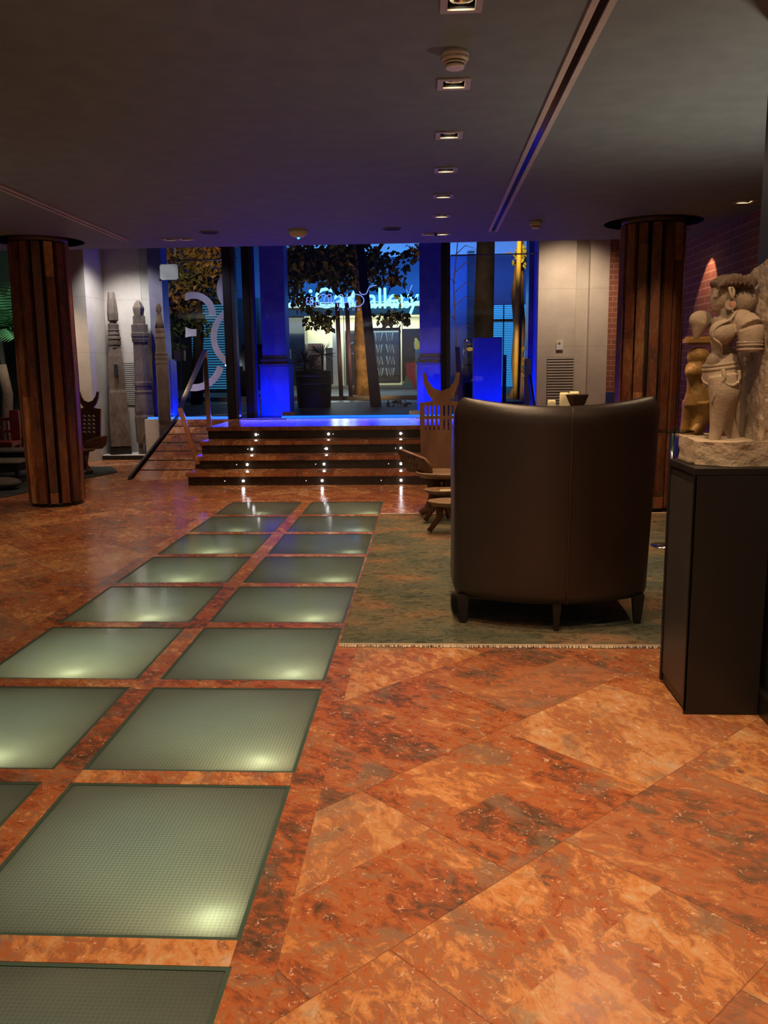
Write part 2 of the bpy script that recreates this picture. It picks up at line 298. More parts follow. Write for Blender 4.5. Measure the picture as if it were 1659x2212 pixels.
def rugmat():
    m, nt, b = nmat('faded_green_rug')
    tc = N(nt, 'ShaderNodeTexCoord'); mp = N(nt, 'ShaderNodeMapping'); mp.inputs['Scale'].default_value = (1, 1.7, 1); nt.links.new(tc.outputs['Object'], mp.inputs[0])
    n1 = N(nt, 'ShaderNodeTexNoise'); n1.inputs['Scale'].default_value = 1.3; n1.inputs['Detail'].default_value = 7; n1.inputs['Roughness'].default_value = .62; nt.links.new(mp.outputs[0], n1.inputs[0])
    c = ramp(nt, n1.outputs[0], [(.28, (.075, .095, .085)), (.44, (.13, .14, .10)), (.52, (.19, .165, .105)), (.60, (.32, .18, .10)), (.72, (.14, .155, .12))])
    n2 = N(nt, 'ShaderNodeTexNoise'); n2.inputs['Scale'].default_value = 11; n2.inputs['Detail'].default_value = 6; n2.inputs['Distortion'].default_value = 2; nt.links.new(mp.outputs[0], n2.inputs[0])
    c = mix(nt, .75, c, ramp(nt, n2.outputs[0], [(.40, (.35, .35, .35)), (.50, (1.0, 1.0, 1.0)), (.60, (.7, .7, .7))]), 'MULTIPLY')
    n3 = N(nt, 'ShaderNodeTexNoise'); n3.inputs['Scale'].default_value = 190; nt.links.new(tc.outputs['Object'], n3.inputs[0])
    c = mix(nt, .5, c, ramp(nt, n3.outputs[0], [(.3, (.5, .5, .5)), (.7, (1, 1, 1))]), 'MULTIPLY')
    nt.links.new(c, b.inputs['Base Color']); b.inputs['Roughness'].default_value = .95; b.inputs['Specular IOR Level'].default_value = .1
    bp = N(nt, 'ShaderNodeBump'); bp.inputs['Strength'].default_value = .7; bp.inputs['Distance'].default_value = .006; nt.links.new(n3.outputs[0], bp.inputs['Height']); nt.links.new(bp.outputs[0], b.inputs['Normal'])
    return m
M_rug = rugmat()
M_rugd = mat('charcoal_rug', (.035, .042, .045), .95, c2=(.06, .065, .06), scale=3, spec=.1)
# ------------------------------------------------------------------ builders
class MB:
    def __init__(s): s.bm = bmesh.new()
    def box(s, x0, x1, y0, y1, z0, z1, bev=0, M=None):
        r = bmesh.ops.create_cube(s.bm, size=1); vs = r['verts']
        for v in vs: v.co = Vector(((x0 + x1) / 2 + v.co.x * (x1 - x0), (y0 + y1) / 2 + v.co.y * (y1 - y0), (z0 + z1) / 2 + v.co.z * (z1 - z0)))
        if M: bmesh.ops.transform(s.bm, matrix=M, verts=vs)
        if bev:
            es = list({e for v in vs for e in v.link_edges}); bmesh.ops.bevel(s.bm, geom=es, offset=bev, segments=2, affect='EDGES')
        return s
    def lathe(s, prof, seg=24, M=None, sx=1, sy=1, rot=0, cap=True):
        rings = []
        for r, z in prof:
            rings.append([s.bm.verts.new((math.cos(2 * math.pi * i / seg + rot) * max(r, 1e-4) * sx, math.sin(2 * math.pi * i / seg + rot) * max(r, 1e-4) * sy, z)) for i in range(seg)])
        fs = []
        for a, b in zip(rings, rings[1:]):
            for i in range(seg): fs.append(s.bm.faces.new((a[i], a[(i + 1) % seg], b[(i + 1) % seg], b[i])))
        if cap: s.bm.faces.new(list(reversed(rings[0]))); s.bm.faces.new(rings[-1])
        if seg > 10:
            for f in fs: f.smooth = True
        if M: bmesh.ops.transform(s.bm, matrix=M, verts=[v for r in rings for v in r])
        return s
    def tube(s, pts, r, seg=8, cap=True):
        pts = [Vector(p) for p in pts]; rr = r if isinstance(r, (list, tuple)) else [r] * len(pts); rings = []
        for i, p in enumerate(pts):
            d = (pts[min(i + 1, len(pts) - 1)] - pts[max(i - 1, 0)]).normalized()
            a = Vector((0, 0, 1)) if abs(d.z) < .9 else Vector((0, 1, 0)); u = d.cross(a).normalized(); w = u.cross(d)
            rings.append([s.bm.verts.new(p + (u * math.cos(2 * math.pi * k / seg) + w * math.sin(2 * math.pi * k / seg)) * rr[i]) for k in range(seg)])
        for a, b in zip(rings, rings[1:]):
            for i in range(seg): s.bm.faces.new((a[i], a[(i + 1) % seg], b[(i + 1) % seg], b[i])).smooth = True
        if cap: s.bm.faces.new(list(reversed(rings[0]))); s.bm.faces.new(rings[-1])
        return s
    def prism(s, poly, d, M=None):      # poly in x,z ; extruded d along +y
        a = [s.bm.verts.new((x, 0, z)) for x, z in poly]; b = [s.bm.verts.new((x, d, z)) for x, z in poly]; n = len(poly)
        s.bm.faces.new(a); s.bm.faces.new(list(reversed(b)))
        for i in range(n): s.bm.faces.new((a[(i + 1) % n], a[i], b[i], b[(i + 1) % n]))
        if M: bmesh.ops.transform(s.bm, matrix=M, verts=a + b)
        return s
    def ell(s, c, r, seg=20, M=None):
        q = bmesh.ops.create_uvsphere(s.bm, u_segments=seg, v_segments=seg // 2 + 2, radius=1)
        for v in q['verts']:
            v.co = Vector((v.co.x * r[0], v.co.y * r[1], v.co.z * r[2]))
        if M: bmesh.ops.transform(s.bm, matrix=M, verts=q['verts'])
        for v in q['verts']: v.co += Vector(c)
        for f in {f for v in q['verts'] for f in v.link_faces}: f.smooth = True
        return s
    def quad(s, pts, smooth=False):
        f = s.bm.faces.new([s.bm.verts.new(p) for p in pts]); f.smooth = smooth; return s
    def build(s, name, m, parent=None, origin=None, bevel=0, fix=True):
        if fix: bmesh.ops.recalc_face_normals(s.bm, faces=s.bm.faces)
        me = bpy.data.meshes.new(name); s.bm.to_mesh(me); s.bm.free()
        if origin is not None: me.transform(Matrix.Translation(-Vector(origin)))
        me.materials.append(m); o = bpy.data.objects.new(name, me); COL.objects.link(o)
        if origin is not None: o.location = origin
        if parent: o.parent = parent
        if bevel:
            md = o.modifiers.new('b', 'BEVEL'); md.width = bevel; md.segments = 2; md.limit_method = 'ANGLE'
        return o
def tag(o, label, cat, group=None, kind=None):
    o['label'] = label; o['category'] = cat
    if group: o['group'] = group
    if kind: o['kind'] = kind
    return o
def thing(name, label, cat, loc=(0, 0, 0), rz=0, group=None):
    o = bpy.data.objects.new(name, None); COL.objects.link(o); o.location = loc; o.rotation_euler = (0, 0, rz); o.empty_display_size = .1
    return tag(o, label, cat, group)
def struct(name, mb, m, **k):
    o = mb.build(name, m, **k); o['kind'] = 'structure'; return o
def copytree(o, parent=None):
    c = o.copy(); COL.objects.link(c); c.parent = parent
    for ch in list(o.children): copytree(ch, c)
    return c
def fill(polys, d, closed=True):        # filled flat shape with holes in x,y ; thickness d (centred) -> mesh
    cu_ = bpy.data.curves.new('t', 'CURVE'); cu_.dimensions = '2D'; cu_.fill_mode = 'BOTH'; cu_.extrude = d / 2
    for p in polys:
        sp = cu_.splines.new('POLY'); sp.points.add(len(p) - 1); sp.use_cyclic_u = True
        for q, (x, y) in zip(sp.points, p): q.co = (x, y, 0, 1)
    o = bpy.data.objects.new('t', cu_); COL.objects.link(o); dg = bpy.context.evaluated_depsgraph_get()
    me = bpy.data.meshes.new_from_object(o.evaluated_get(dg)); bpy.data.objects.remove(o); bpy.data.curves.remove(cu_); return me
def mobj(name, me, m, parent=None, M=None):
    if M is not None: me.transform(M)
    me.materials.clear(); me.materials.append(m); me.name = name; o = bpy.data.objects.new(name, me); COL.objects.link(o)
    if parent: o.parent = parent
    return o
def remesh(mb, vox, it=4, fac=.5):      # one continuous surface from overlapping solids
    bmesh.ops.recalc_face_normals(mb.bm, faces=mb.bm.faces); me = bpy.data.meshes.new('t'); mb.bm.to_mesh(me); mb.bm.free(); o = bpy.data.objects.new('t', me); COL.objects.link(o)
    r = o.modifiers.new('r', 'REMESH'); r.mode = 'VOXEL'; r.voxel_size = vox; r.use_smooth_shade = True
    if it: q = o.modifiers.new('s', 'SMOOTH'); q.iterations = it; q.factor = fac
    dg = bpy.context.evaluated_depsgraph_get(); dg.update(); out = bpy.data.meshes.new_from_object(o.evaluated_get(dg))
    bpy.data.objects.remove(o); bpy.data.meshes.remove(me); return out
def circ(x, y, r, n=40): return [(x + r * math.cos(2 * math.pi * i / n), y + r * math.sin(2 * math.pi * i / n)) for i in range(n)]
def rect(x0, x1, y0, y1): return [(x0, y0), (x1, y0), (x1, y1), (x0, y1)]
def text(body, size, m, name, parent, M, ext=.01, sx=1, bev=0):
    c = bpy.data.curves.new('t', 'FONT'); c.body = body; c.size = size; c.extrude = ext; c.align_x = 'CENTER'; c.bevel_depth = bev; c.resolution_u = 4
    o = bpy.data.objects.new('t', c); COL.objects.link(o); dg = bpy.context.evaluated_depsgraph_get()
    me = bpy.data.meshes.new_from_object(o.evaluated_get(dg)); bpy.data.objects.remove(o); bpy.data.curves.remove(c)
    me.transform(Matrix.Diagonal((sx, 1, 1, 1))); return mobj(name, me, m, parent, M)
FACE = Matrix.Rotation(math.pi / 2, 4, 'X')      # x,y text plane -> facing -y
# ------------------------------------------------------------------ structure: floor, pit, ceiling, walls
PX = [-1.940, -1.239, -1.144, -.434]; ROWS = [(8.241 - k * .823, 8.241 - k * .823 - .7357) for k in range(9)]
YN, YF = ROWS[-1][1], ROWS[0][0]
OX0, OX1, OY0, OY1 = -2.04, -.334, YN - .08, YF + .09
b = MB(); b.box(-9, OX0, -2.5, 13, -.3, 0); b.box(OX1, 6, -2.5, 12.9, -.3, 0); b.box(OX0, OX1, OY1, 12.9, -.3, 0); b.box(OX0, OX1, -2.5, OY0, -.3, 0)
struct('floor', b, M_floor)
b = MB(); b.box(OX0, PX[0], OY0, OY1, -.3, .0006); b.box(PX[1], PX[2], OY0, OY1, -.3, .0006); b.box(PX[3], OX1, OY0, OY1, -.3, .0006)
for cx0, cx1 in ((PX[0], PX[1]), (PX[2], PX[3])):
    b.box(cx0, cx1, YF, OY1, -.3, .0006); b.box(cx0, cx1, OY0, YN, -.3, .0006)
    for (f0, n0), (f1, n1) in zip(ROWS, ROWS[1:]): b.box(cx0, cx1, f1, n0, -.3, .0006)
struct('floor_stone_grid', b, M_strip)
b = MB(); b.box(PX[0] - .02, PX[3] + .02, YN - .05, YF + .02, -.34, -.3); struct('floor_pit', b, mat('pale_pit_lining', (.5, .52, .42), .8))
ordn = ['first', 'second', 'third', 'fourth', 'fifth', 'sixth', 'seventh', 'eighth', 'ninth']
lamp_e = {('L', 0): 1.2, ('R', 0): 4, ('L', 1): 1.5, ('R', 1): 1.6, ('L', 2): 5, ('R', 2): 1.0, ('L', 3): 6, ('R', 3): 2.5, ('L', 4): 6, ('R', 4): 5, ('L', 5): 11, ('R', 5): 7, ('L', 6): 6, ('R', 6): 7, ('L', 7): 2, ('R', 7): 7, ('L', 8): .3, ('R', 8): .3}
lamp_x = {'L': -1.52, 'R': -.56}
for k, (yf, yn) in enumerate(ROWS):
    for side, x0, x1 in (('L', PX[0], PX[1]), ('R', PX[2], PX[3])):
        t = thing('glass_floor_panel', 'square green ribbed glass floor panel, %s from the stairs in the %s row of the walkway' % (ordn[k], 'left' if side == 'L' else 'right'), 'glass panel', (x0, yn, 0), 0, 'glass floor panels')
        b = MB(); b.box(.012, x1 - x0 - .012, .012, yf - yn - .012, -.030, -.002, .002); b.build('glass_pane', M_pane, t)
        b = MB(); w_, h_ = x1 - x0, yf - yn
        b.box(0, w_, 0, .012, -.04, -.001); b.box(0, w_, h_ - .012, h_, -.04, -.001); b.box(0, .012, .012, h_ - .012, -.04, -.001); b.box(w_ - .012, w_, .012, h_ - .012, -.04, -.001)
        b.build('edge_seal', mat('dark_green_seal', (.05, .09, .07), .4), t)
        lx = lamp_x[side] + random.uniform(-.05, .05)
        point((lx, yn + .08, -.075), lamp_e[(side, k)] * 2.1, (1, .93, .68), .03, 'under_floor_lamp')
        area(((x0 + x1) / 2, (yf + yn) / 2, -.22), (0, 0, 1), .5, .5, lamp_e[(side, k)] * .30 + .8, (.90, 1, .90), 'under_floor_wash')
# ceiling with real openings for spots and columns
LC, RC = (-3.69, 8.20), (1.975, 7.83)
spots = [(.12, y) for y in LIGHT_Y]; ex = [(.145, 8.20), (.02, 8.20), (-2.42, 8.22), (-2.27, 8.22), (2.42, 6.90), (2.34, 8.32)]
holes = [rect(x - .049, x + .049, y - .049, y + .049) for x, y in spots + ex] + [circ(LC[0], LC[1], .42), circ(RC[0], RC[1], .42)]
me = fill([rect(-9, 6, -2.5, 8.78)] + holes, .006); o = mobj('ceiling', me, M_ceil, None, Matrix.Translation((0, 0, ZC + .003))); o['kind'] = 'structure'
b = MB(); b.box(-9, 6, -2.5, 8.78, ZC + .32, ZC + .36); b.box(-9, 6, 8.72, 8.78, ZC + .006, 3.5); struct('ceiling_slab', b, M_ceil)
b = MB(); b.box(-9, 6, 8.78, 12.9, 3.35, 3.45); struct('ceiling_entrance', b, M_ceil)
# walls
b = MB(); b.box(-5.45, -4.82, 12.1, 12.9, 0, 3.4); b.box(-4.82, -4.07, 12.8, 12.95, 0, 3.4); b.box(-4.10, -3.602, 12.17, 12.295, 0, .60); struct('wall_left_back', b, M_conc)
b = MB(); b.box(1.53, 2.04, 12.1, 12.6, 0, 3.4); b.box(2.04, 2.23, 12.22, 12.6, 0, 3.4); b.box(2.23, 2.49, 12.1, 12.6, 0, 3.4); struct('wall_right_back', b, M_conc)
b = MB(); b.box(2.49, 2.75, 12.1, 12.6, .92, 3.4); b.box(2.66, 2.80, 3.42, 12.1, .0, 3.4); struct('wall_right', b, M_brick)
b = MB(); b.box(2.49, 2.75, 12.08, 12.6, 0, .93); struct('trim_1', b, M_bluep)
b = MB(); b.box(1.262, 3.6, -2.5, 3.42, 0, ZC); struct('wall_right_near', b, mat('near_black_paint', (.016, .016, .018), .6))
b = MB(); b.box(1.235, 1.262, -2.5, 3.42, 0, .09); struct('baseboard_right', b, M_black)
b = MB(); b.box(-9, 6, -2.6, -2.5, 0, ZC); b.box(-9.1, -9, -2.5, 13, 0, 3.4); struct('wall_behind', b, mat('cream_plaster', (.34, .27, .21), .8))
# landing block and ramp
LX0, LX1, RZ = -2.72, .40, .60
b = MB(); b.box(LX0, 2.49, 10.46, 12.30, 0.001, RZ); b.box(-3.60, LX0, 12.02, 12.30, .001, RZ); struct('floor_landing', b, M_strip)
b = MB(); b.prism([(-3.60, 0)] * 0 or [(0, 0), (2.05, 0), (2.05, RZ)], .84, Matrix.Translation((LX0, 10.0, .001)) @ Matrix.Rotation(math.pi / 2, 4, 'Z'))
rp = struct('floor_ramp', b, M_strip)
rt = thing('ramp_kerb', 'low dark metal kerb running up the left side of the ramp', 'kerb', (-3.58, 10.0, 0))
b = MB(); b.prism([(-.05, 0), (2.1, .0), (2.1, RZ + .06), (0, .05)], .025, Matrix.Rotation(math.pi / 2, 4, 'Z')); b.build('side_plate', M_black, rt)
for k in range(6):
    y = .28 + .30 * k; z = y * RZ / 2.05
    gs = thing('ramp_grip_strip', 'thin dark anti-slip strip across the ramp, %s from the bottom' % ordn[k], 'grip strip', (LX0 - .42, 10 + y, z), 0, 'ramp grip strips')
    b = MB(); b.box(-.415, .415, -.011, .011, .001, .005); o = b.build('rubber_strip', M_dark, gs); o.rotation_euler = (math.atan2(RZ, 2.05), 0, 0)
# ------------------------------------------------------------------ stairs
st = thing('staircase', 'four rust marble steps with dark glass risers and small white lights', 'stairs', (LX0, 9.44, 0))
for k in range(4):
    y0 = .325 * k; y1 = y0 + .325 if k < 3 else y0 + .045; z = .15 * (k + 1); L = LX1 - LX0
    b = MB(); b.box(0, L, y0 + .012, y0 + .03, z - .149, z - .050); r_ = b.build('riser', M_riser, st)
    b = MB(); b.box(0, L, y0 + .03, y1 + .012, z - .149 if k else 0.001, z - .048); b.build('step_body', M_dark, st)
    b = MB(); b.box(-.02, L, y0 - .012, y1 - .012 + .03, z - .050, z, .004); b.build('tread', M_strip, st)
    for u in ((524, 695, 866), (534, 700, 866), (545, 706, 866), (555, 711, 866))[k]:
        p = at(u, 1000, 9.45 + y0); x = p.x - LX0
        b = MB(); b.lathe([(.013, 0), (.013, .006), (.010, .008)], 16, Matrix.Translation((x, y0 + .012, z - .098)) @ Matrix.Rotation(math.pi / 2, 4, 'X')); b.build('step_light', M_led, r_)
        point((LX0 + x, 9.44 + y0 - .02, z - .098), .07, (.9, .93, 1), .01, 'step_lamp')
    for x in (.42, 1.35, 2.2, 2.75):
        b = MB(); b.lathe([(.006, 0), (.006, .004)], 10, Matrix.Translation((x + .07 * k, y0 + .012, z - .098)) @ Matrix.Rotation(math.pi / 2, 4, 'X')); b.build('unlit_step_light', M_leddim, r_)
# handrails
def rail(x, label, lean, pts):
    t = thing('handrail', label, 'handrail', (x, 9.8, .15), 0, 'flat steel handrails beside the stairs')
    for nm, (a, c) in zip(('post', 'top_rail', 'post'), zip(pts, pts[1:])):
        a = Vector((0, a[0] - 9.8, a[1] - .15)); c = Vector((0, c[0] - 9.8, c[1] - .15)); d = (c - a).normalized(); n = Vector((0, -d.z, d.y)) * .006
        bm = MB()
        for s in (-.028, .028): pass
        vs = [bm.bm.verts.new(p + Vector((s, 0, 0)) + q) for p in (a, c) for s in (-.028, .028) for q in (-n, n)]
        bmesh.ops.convex_hull(bm.bm, input=vs); bm.build(nm, M_steel, t)
    b = MB(); b.box(-.04, .04, -.03, .09, 0.001, .008); b.build('foot_plate', M_steel, t)
    return t
rail(LX0 + .03, 'flat mirror steel handrail on the left side of the steps, beside the ramp', 0, [(9.83, .155), (9.17, .89), (10.33, 1.53), (10.38, .605)])
rail(.36, 'flat mirror steel handrail on the right of the steps, behind the carved chair', 0, [(9.83, .155), (9.17, .89), (10.33, 1.53), (10.38, .605)])
# ------------------------------------------------------------------ glass front, posts, doors
GY = 12.22
t = thing('entrance_glazing', 'wide clear glass screen of the entrance with a blue lit base channel', 'glass screen', (0, GY, RZ))
def pane(x0, x1, z1, y=0, par=t, nm='glass_pane'):
    b = MB(); b.box(x0, x1, y, y + .010, .03, z1); return b.build(nm, M_glass, par)
pane(-4.06, -3.56, 2.6); pane(-3.54, -2.84, 2.6); pane(-2.30, -.10 - .9, 2.6); pane(-.99, .18, 2.6); pane(.33, 1.52, 2.6)
for x0, x1 in ((-4.06, -2.84), (-2.10, .18), (.33, 1.52)):
    b = MB(); b.box(x0, x1, -.015, .025, .001, .030); b.build('blue_light_channel', M_ledblue, t)
b = MB(); b.box(-3.54, -2.84, -.01, .02, 2.22, 2.235); b.build('transom_bar', M_steel, t)
b = MB(); b.box(.33, 1.52, -.01, .02, 2.22, 2.235); b.build('transom_bar', M_steel, t)
for x in (-2.0, -.17):
    b = MB(); b.box(x - .09, x + .09, -.02, .03, .031, .09, .005); b.build('patch_fitting', M_steel, t)
for q0, q1 in ((-2.62, -1.98), (-.16, .4)):
    b = MB(); b.box(q0, q1, -.30, -.24, .001, .012); b.build('floor_track', M_steel, t)
b = MB(); b.box(-3.62, -3.47, -.03, .03, .83, .98, .004); b.build('door_patch_handle', M_steel, t)
for nm, x0, x1, y0, y1, lb in (('left', -2.84, -2.68, 12.02, 12.20, 'thick black metal door post left of the blue stone pillar, the nearer of two'), ('mid', -2.61, -2.46, 12.22, 12.40, 'black metal door post just left of the blue stone pillar, the farther of two'), ('right', .19, .32, 12.02, 12.20, 'black metal door post between the big doorway and the right window')):
    p = thing('door_post', lb, 'door post', ((x0 + x1) / 2, (y0 + y1) / 2, RZ), 0, 'black entrance posts')
    w_ = (x1 - x0) / 2; d_ = (y1 - y0) / 2
    b = MB(); b.box(-w_, w_ - .05, -d_, d_, .001, 2.7, .004); b.build('outer_profile', M_black, p)
    b = MB(); b.box(w_ - .05, w_, -d_ + .02, d_, .001, 2.7, .003); b.build('inner_profile', mat('dark_anodised', (.05, .05, .08), .35), p)
# stone pillars outside, blue lit from their feet
for x, lb in ((-2.28, 'square stone pillar lit deep blue, left of the doorway view'), (.07, 'square stone pillar lit deep blue, behind the carved chair back')):
    p = thing('stone_pillar', lb, 'pillar', (x, 12.95, RZ), 0, 'blue lit stone pillars')
    b = MB(); b.box(-.18, .18, -.18, .18, .86, 3.0, .006); b.build('shaft', M_bstone, p)
    b = MB(); b.box(-.22, .22, -.22, .22, 0.001, .74, .006); b.build('base', M_bstone, p)
    b = MB(); b.box(-.235, .235, -.235, .235, .741, .78, .01); b.box(-.21, .21, -.21, .21, .781, .859, .02); b.build('base_moulding', mat('brown_stone_moulding', (.20, .15, .14), .4), p)
p = thing('stone_jamb', 'narrow bright blue lit stone jamb at the left edge of the glass', 'jamb', (-3.97, 12.75, RZ))
b = MB(); b.box(-.10, .10, -.15, .15, .001, 3); b.build('shaft', M_bstone, p); b = MB(); b.box(-.10, .17, -.19, .15, .001, .86, .01); b.build('base', M_bstone, p)
p = thing('stone_jamb', 'narrow bright blue lit stone jamb beside the thermostat wall on the right', 'jamb', (1.50, 12.75, RZ))
b = MB(); b.box(-.04, .08, -.12, .25, .001, 3); b.build('shaft', M_bstone, p)
p = at(1052, 800, 12.75)
b = MB(); b.box(-.21, .21, -.10, .10, 0.001, 1.12, .004); o = b.build('painted_block', M_boxp); o.location = (.89, 12.85, RZ); tag(o, 'tall plain block glowing blue outside the glass, right of the doorway', 'block')
# decals on the glass (seen from inside, so mirrored)
dec = thing('number_decal', 'large frosted 83 sticker on the left glass pane, seen mirrored', 'window decal', (-3.2, GY - .004, 1.4))
def Z1(x, y): q = at(320 + x / 5.53, 520 + y / 5.53, GY); return (q.x, q.z)
def ring(cx, cy, ri, ro, a0, a1, clip, n=64, yclip=(0, 9e9)):
    b = MB(); prev = None
    for i in range(n + 1):
        a = math.radians(a0 + (a1 - a0) * i / n); c, s_ = math.cos(a), math.sin(a); r0, r1 = ri, ro
        lo, hi = clip
        pts = []
        for r in (ri, ro):
            x = cx + r * c; y = cy - r * s_
            x = min(max(x, lo), hi); y = min(max(y, yclip[0]), yclip[1])
            if cx + r * c != x and abs(c) > 1e-3: pass
            pts.append(Z1(x, y))
        if prev:
            (p0, p1), (q0, q1) = prev, pts
            area_ = abs((p1[0] - p0[0]) * (q0[1] - p0[1]) - (q0[0] - p0[0]) * (p1[1] - p0[1])) + abs((q1[0] - p1[0]) * (q0[1] - p1[1]) - (q0[0] - p1[0]) * (q1[1] - p1[1]))
            if area_ > 1e-7:
                for y in (0,): b.quad([(p0[0] + 3.2, y, p0[1] - 1.4), (p1[0] + 3.2, y, p1[1] - 1.4), (q1[0] + 3.2, y, q1[1] - 1.4), (q0[0] + 3.2, y, q0[1] - 1.4)])
        prev = pts
    return b
b = ring(545, 875, 182, 264, -4, 122, (437, 990))
o = b.build('numeral_three', M_decal, dec, fix=False)
b = ring(545, 1427, 287, 370, -105, -14, (478, 960)); b.build('numeral_three_bowl', M_decal, dec, fix=False)
b = MB(); top = []; bot = []
for i in range(14):
    x = 447 + (578 - 447) * i / 13; top.append(Z1(x, 875 + math.sqrt(max(182 ** 2 - (x - 545) ** 2, 0)))); bot.append(Z1(x, 1427 - math.sqrt(max(287 ** 2 - (x - 545) ** 2, 0))))
for i in range(13): b.quad([(q[0] + 3.2, 0, q[1] - 1.4) for q in (top[i], top[i + 1], bot[i + 1], bot[i])])
b.build('numeral_three_bar', M_decal, dec, fix=False)
b = ring(1109, 582, 214, 291, 130, 229, (800, 925)); b.build('numeral_eight_top', M_decal, dec, fix=False)
b = ring(1149, 1145, 327, 401, 119, 246, (740, 985)); b.build('numeral_eight_bottom', M_decal, dec, fix=False)
for o in dec.children:
    md = o.modifiers.new('s', 'SOLIDIFY'); md.thickness = .001
a0, a1 = at(344, 571, GY - .03), at(385, 604, GY - .03)
nt_ = thing('glass_notice', 'small white square notice stuck high on the left glass', 'notice', ((a0.x + a1.x) / 2, GY - .02, (a0.z + a1.z) / 2)); hx = abs(a1.x - a0.x) / 2; hz = abs(a0.z - a1.z) / 2
b = MB(); b.box(-hx, hx, 0, .006, -hz, hz); b.build('notice_sheet', M_paper, nt_)
for sx_ in (-1, 1):
    for sz_ in (-1, 1):
        b = MB(); b.box(sx_ * hx - .015, sx_ * hx + .015, -.003, .009, sz_ * hz - .015, sz_ * hz + .015, .002); b.build('corner_clip', M_steel, nt_)
# hotel lettering, mirrored
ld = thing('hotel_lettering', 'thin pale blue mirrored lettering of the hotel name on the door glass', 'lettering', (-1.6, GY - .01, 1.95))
def L1(x, y): q = at(590 + x / 9.76, 600 + y / 9.76, GY); return Vector((q.x + 1.6, 0, q.z - 1.95))
def stroke(b, pts, r=.0062): b.tube([L1(*p) for p in pts], r, 6)
def earc(cx, cy, rx, ry, a0, a1, n=18): return [(cx + rx * math.cos(math.radians(a0 + (a1 - a0) * i / n)), cy - ry * math.sin(math.radians(a0 + (a1 - a0) * i / n))) for i in range(n + 1)]
D_ = 1561.6  # offset of the second half of the word
LET = [('letter_s', [[(905, 385), (905, 612), (965, 615)]]), ('letter_o', [earc(1060, 482, 115, 132, 0, 360, 30)]), ('letter_d', [earc(1225, 482, 150, 130, 90, 270), [(1225, 352), (1225, 612)]]),
       ('letter_a', [[(1252, 612), (1310, 352), (1368, 612)], [(1276, 520), (1345, 520)]]), ('letter_n', [[(1400, 612), (1400, 400)] + earc(1434, 400, 34, 45, 180, 0) + [(1468, 612)]]),
       ('letter_a', [[(1495, 612), (1552, 352), (1610, 612)], [(1518, 520), (1586, 520)]]),
       ('letter_r', [[(D_ + 145, 352), (D_ + 145, 612)], [(D_ + 145, 352)] + earc(D_ + 118, 395, 45, 43, 90, 270, 12) + [(D_ + 145, 438)], [(D_ + 120, 440), (D_ + 72, 612)]]),
       ('letter_g', [earc(D_ + 185, 480, 168, 130, 100, -90, 24) + [(D_ + 182, 612), (D_ + 182, 490), (D_ + 215, 490)]]),
       ('swoosh', [earc(D_ + 345, 275, 85, 80, 190, 360, 16) + [(D_ + 460, 215), (D_ + 520, 175), (D_ + 620, 160)]]), ('flourish', [[(D_ + 1370, 150), (D_ + 1330, 250), (D_ + 1290, 330), (D_ + 1250, 250)]]),
       ('numeral_three', [earc(735, 448, 28, 32, 60, 270, 12), earc(735, 512, 36, 34, 90, 300, 12)]), ('numeral_eight', [earc(812, 510, 36, 40, 0, 360, 18), earc(812, 440, 24, 28, 0, 360, 14)]), ('underline', [[(700, 565), (850, 565)]])]
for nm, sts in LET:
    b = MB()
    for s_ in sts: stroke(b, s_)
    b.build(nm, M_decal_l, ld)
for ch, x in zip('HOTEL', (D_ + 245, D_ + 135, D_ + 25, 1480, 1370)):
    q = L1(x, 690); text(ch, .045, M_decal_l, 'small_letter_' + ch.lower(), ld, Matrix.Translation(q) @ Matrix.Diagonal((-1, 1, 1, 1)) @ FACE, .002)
# ------------------------------------------------------------------ columns
def column(c, label, r):
    t = thing('clad_column', label, 'column', (c[0], c[1], 0), 0, 'slatted marble columns')
    b = MB(); b.lathe([(r - .050, 0.03), (r - .050, 2.78)], 40); b.build('dark_core', M_dark, t)
    b = MB(); n = 15
    for k in range(n):
        a = 2 * math.pi * k / n; w = math.pi * r / n * .66
        M = Matrix.Rotation(a, 4, 'Z')
        vs = []
        for z, rr in ((.035, r - .012), (1.2, r + .004), (2.49, r - .004)):
            for yy in (-w, w):
                for xx in (rr - .045, rr): vs.append(b.bm.verts.new(M @ Vector((xx, yy * rr / r, z))))
        for i in (0, 4):
            v = vs[i:i + 8]
            for f in ((0, 1, 5, 4), (1, 3, 7, 5), (3, 2, 6, 7), (2, 0, 4, 6)): b.bm.faces.new([v[j] for j in f])
        b.bm.faces.new([vs[j] for j in (0, 2, 3, 1)]); b.bm.faces.new([vs[j] for j in (8, 9, 11, 10)])
    b.build('marble_slats', M_slat, t)
    b = MB(); b.lathe([(r - .03, 0.001), (r - .03, .034)], 40); b.build('base_ring', M_black, t)
    b = MB(); b.lathe([(r - .01, 2.50), (r - .01, 2.56)], 40); b.build('neck_ring', mat('brown_neck', (.10, .05, .03), .5), t)
    b = MB(); b.lathe([(.418, 2.527), (.418, 2.60), (.43, 2.60), (.43, 2.54)], 48, cap=False); b.lathe([(.418, 2.60), (.418, 2.605)], 48); b.build('ceiling_recess', M_dark, t)
    return t
column(LC, 'thick round column of dark rust marble slats on the left, by the glass floor', .275)
column(RC, 'thick round column of rust marble slats on the right, behind the armchair', .278)
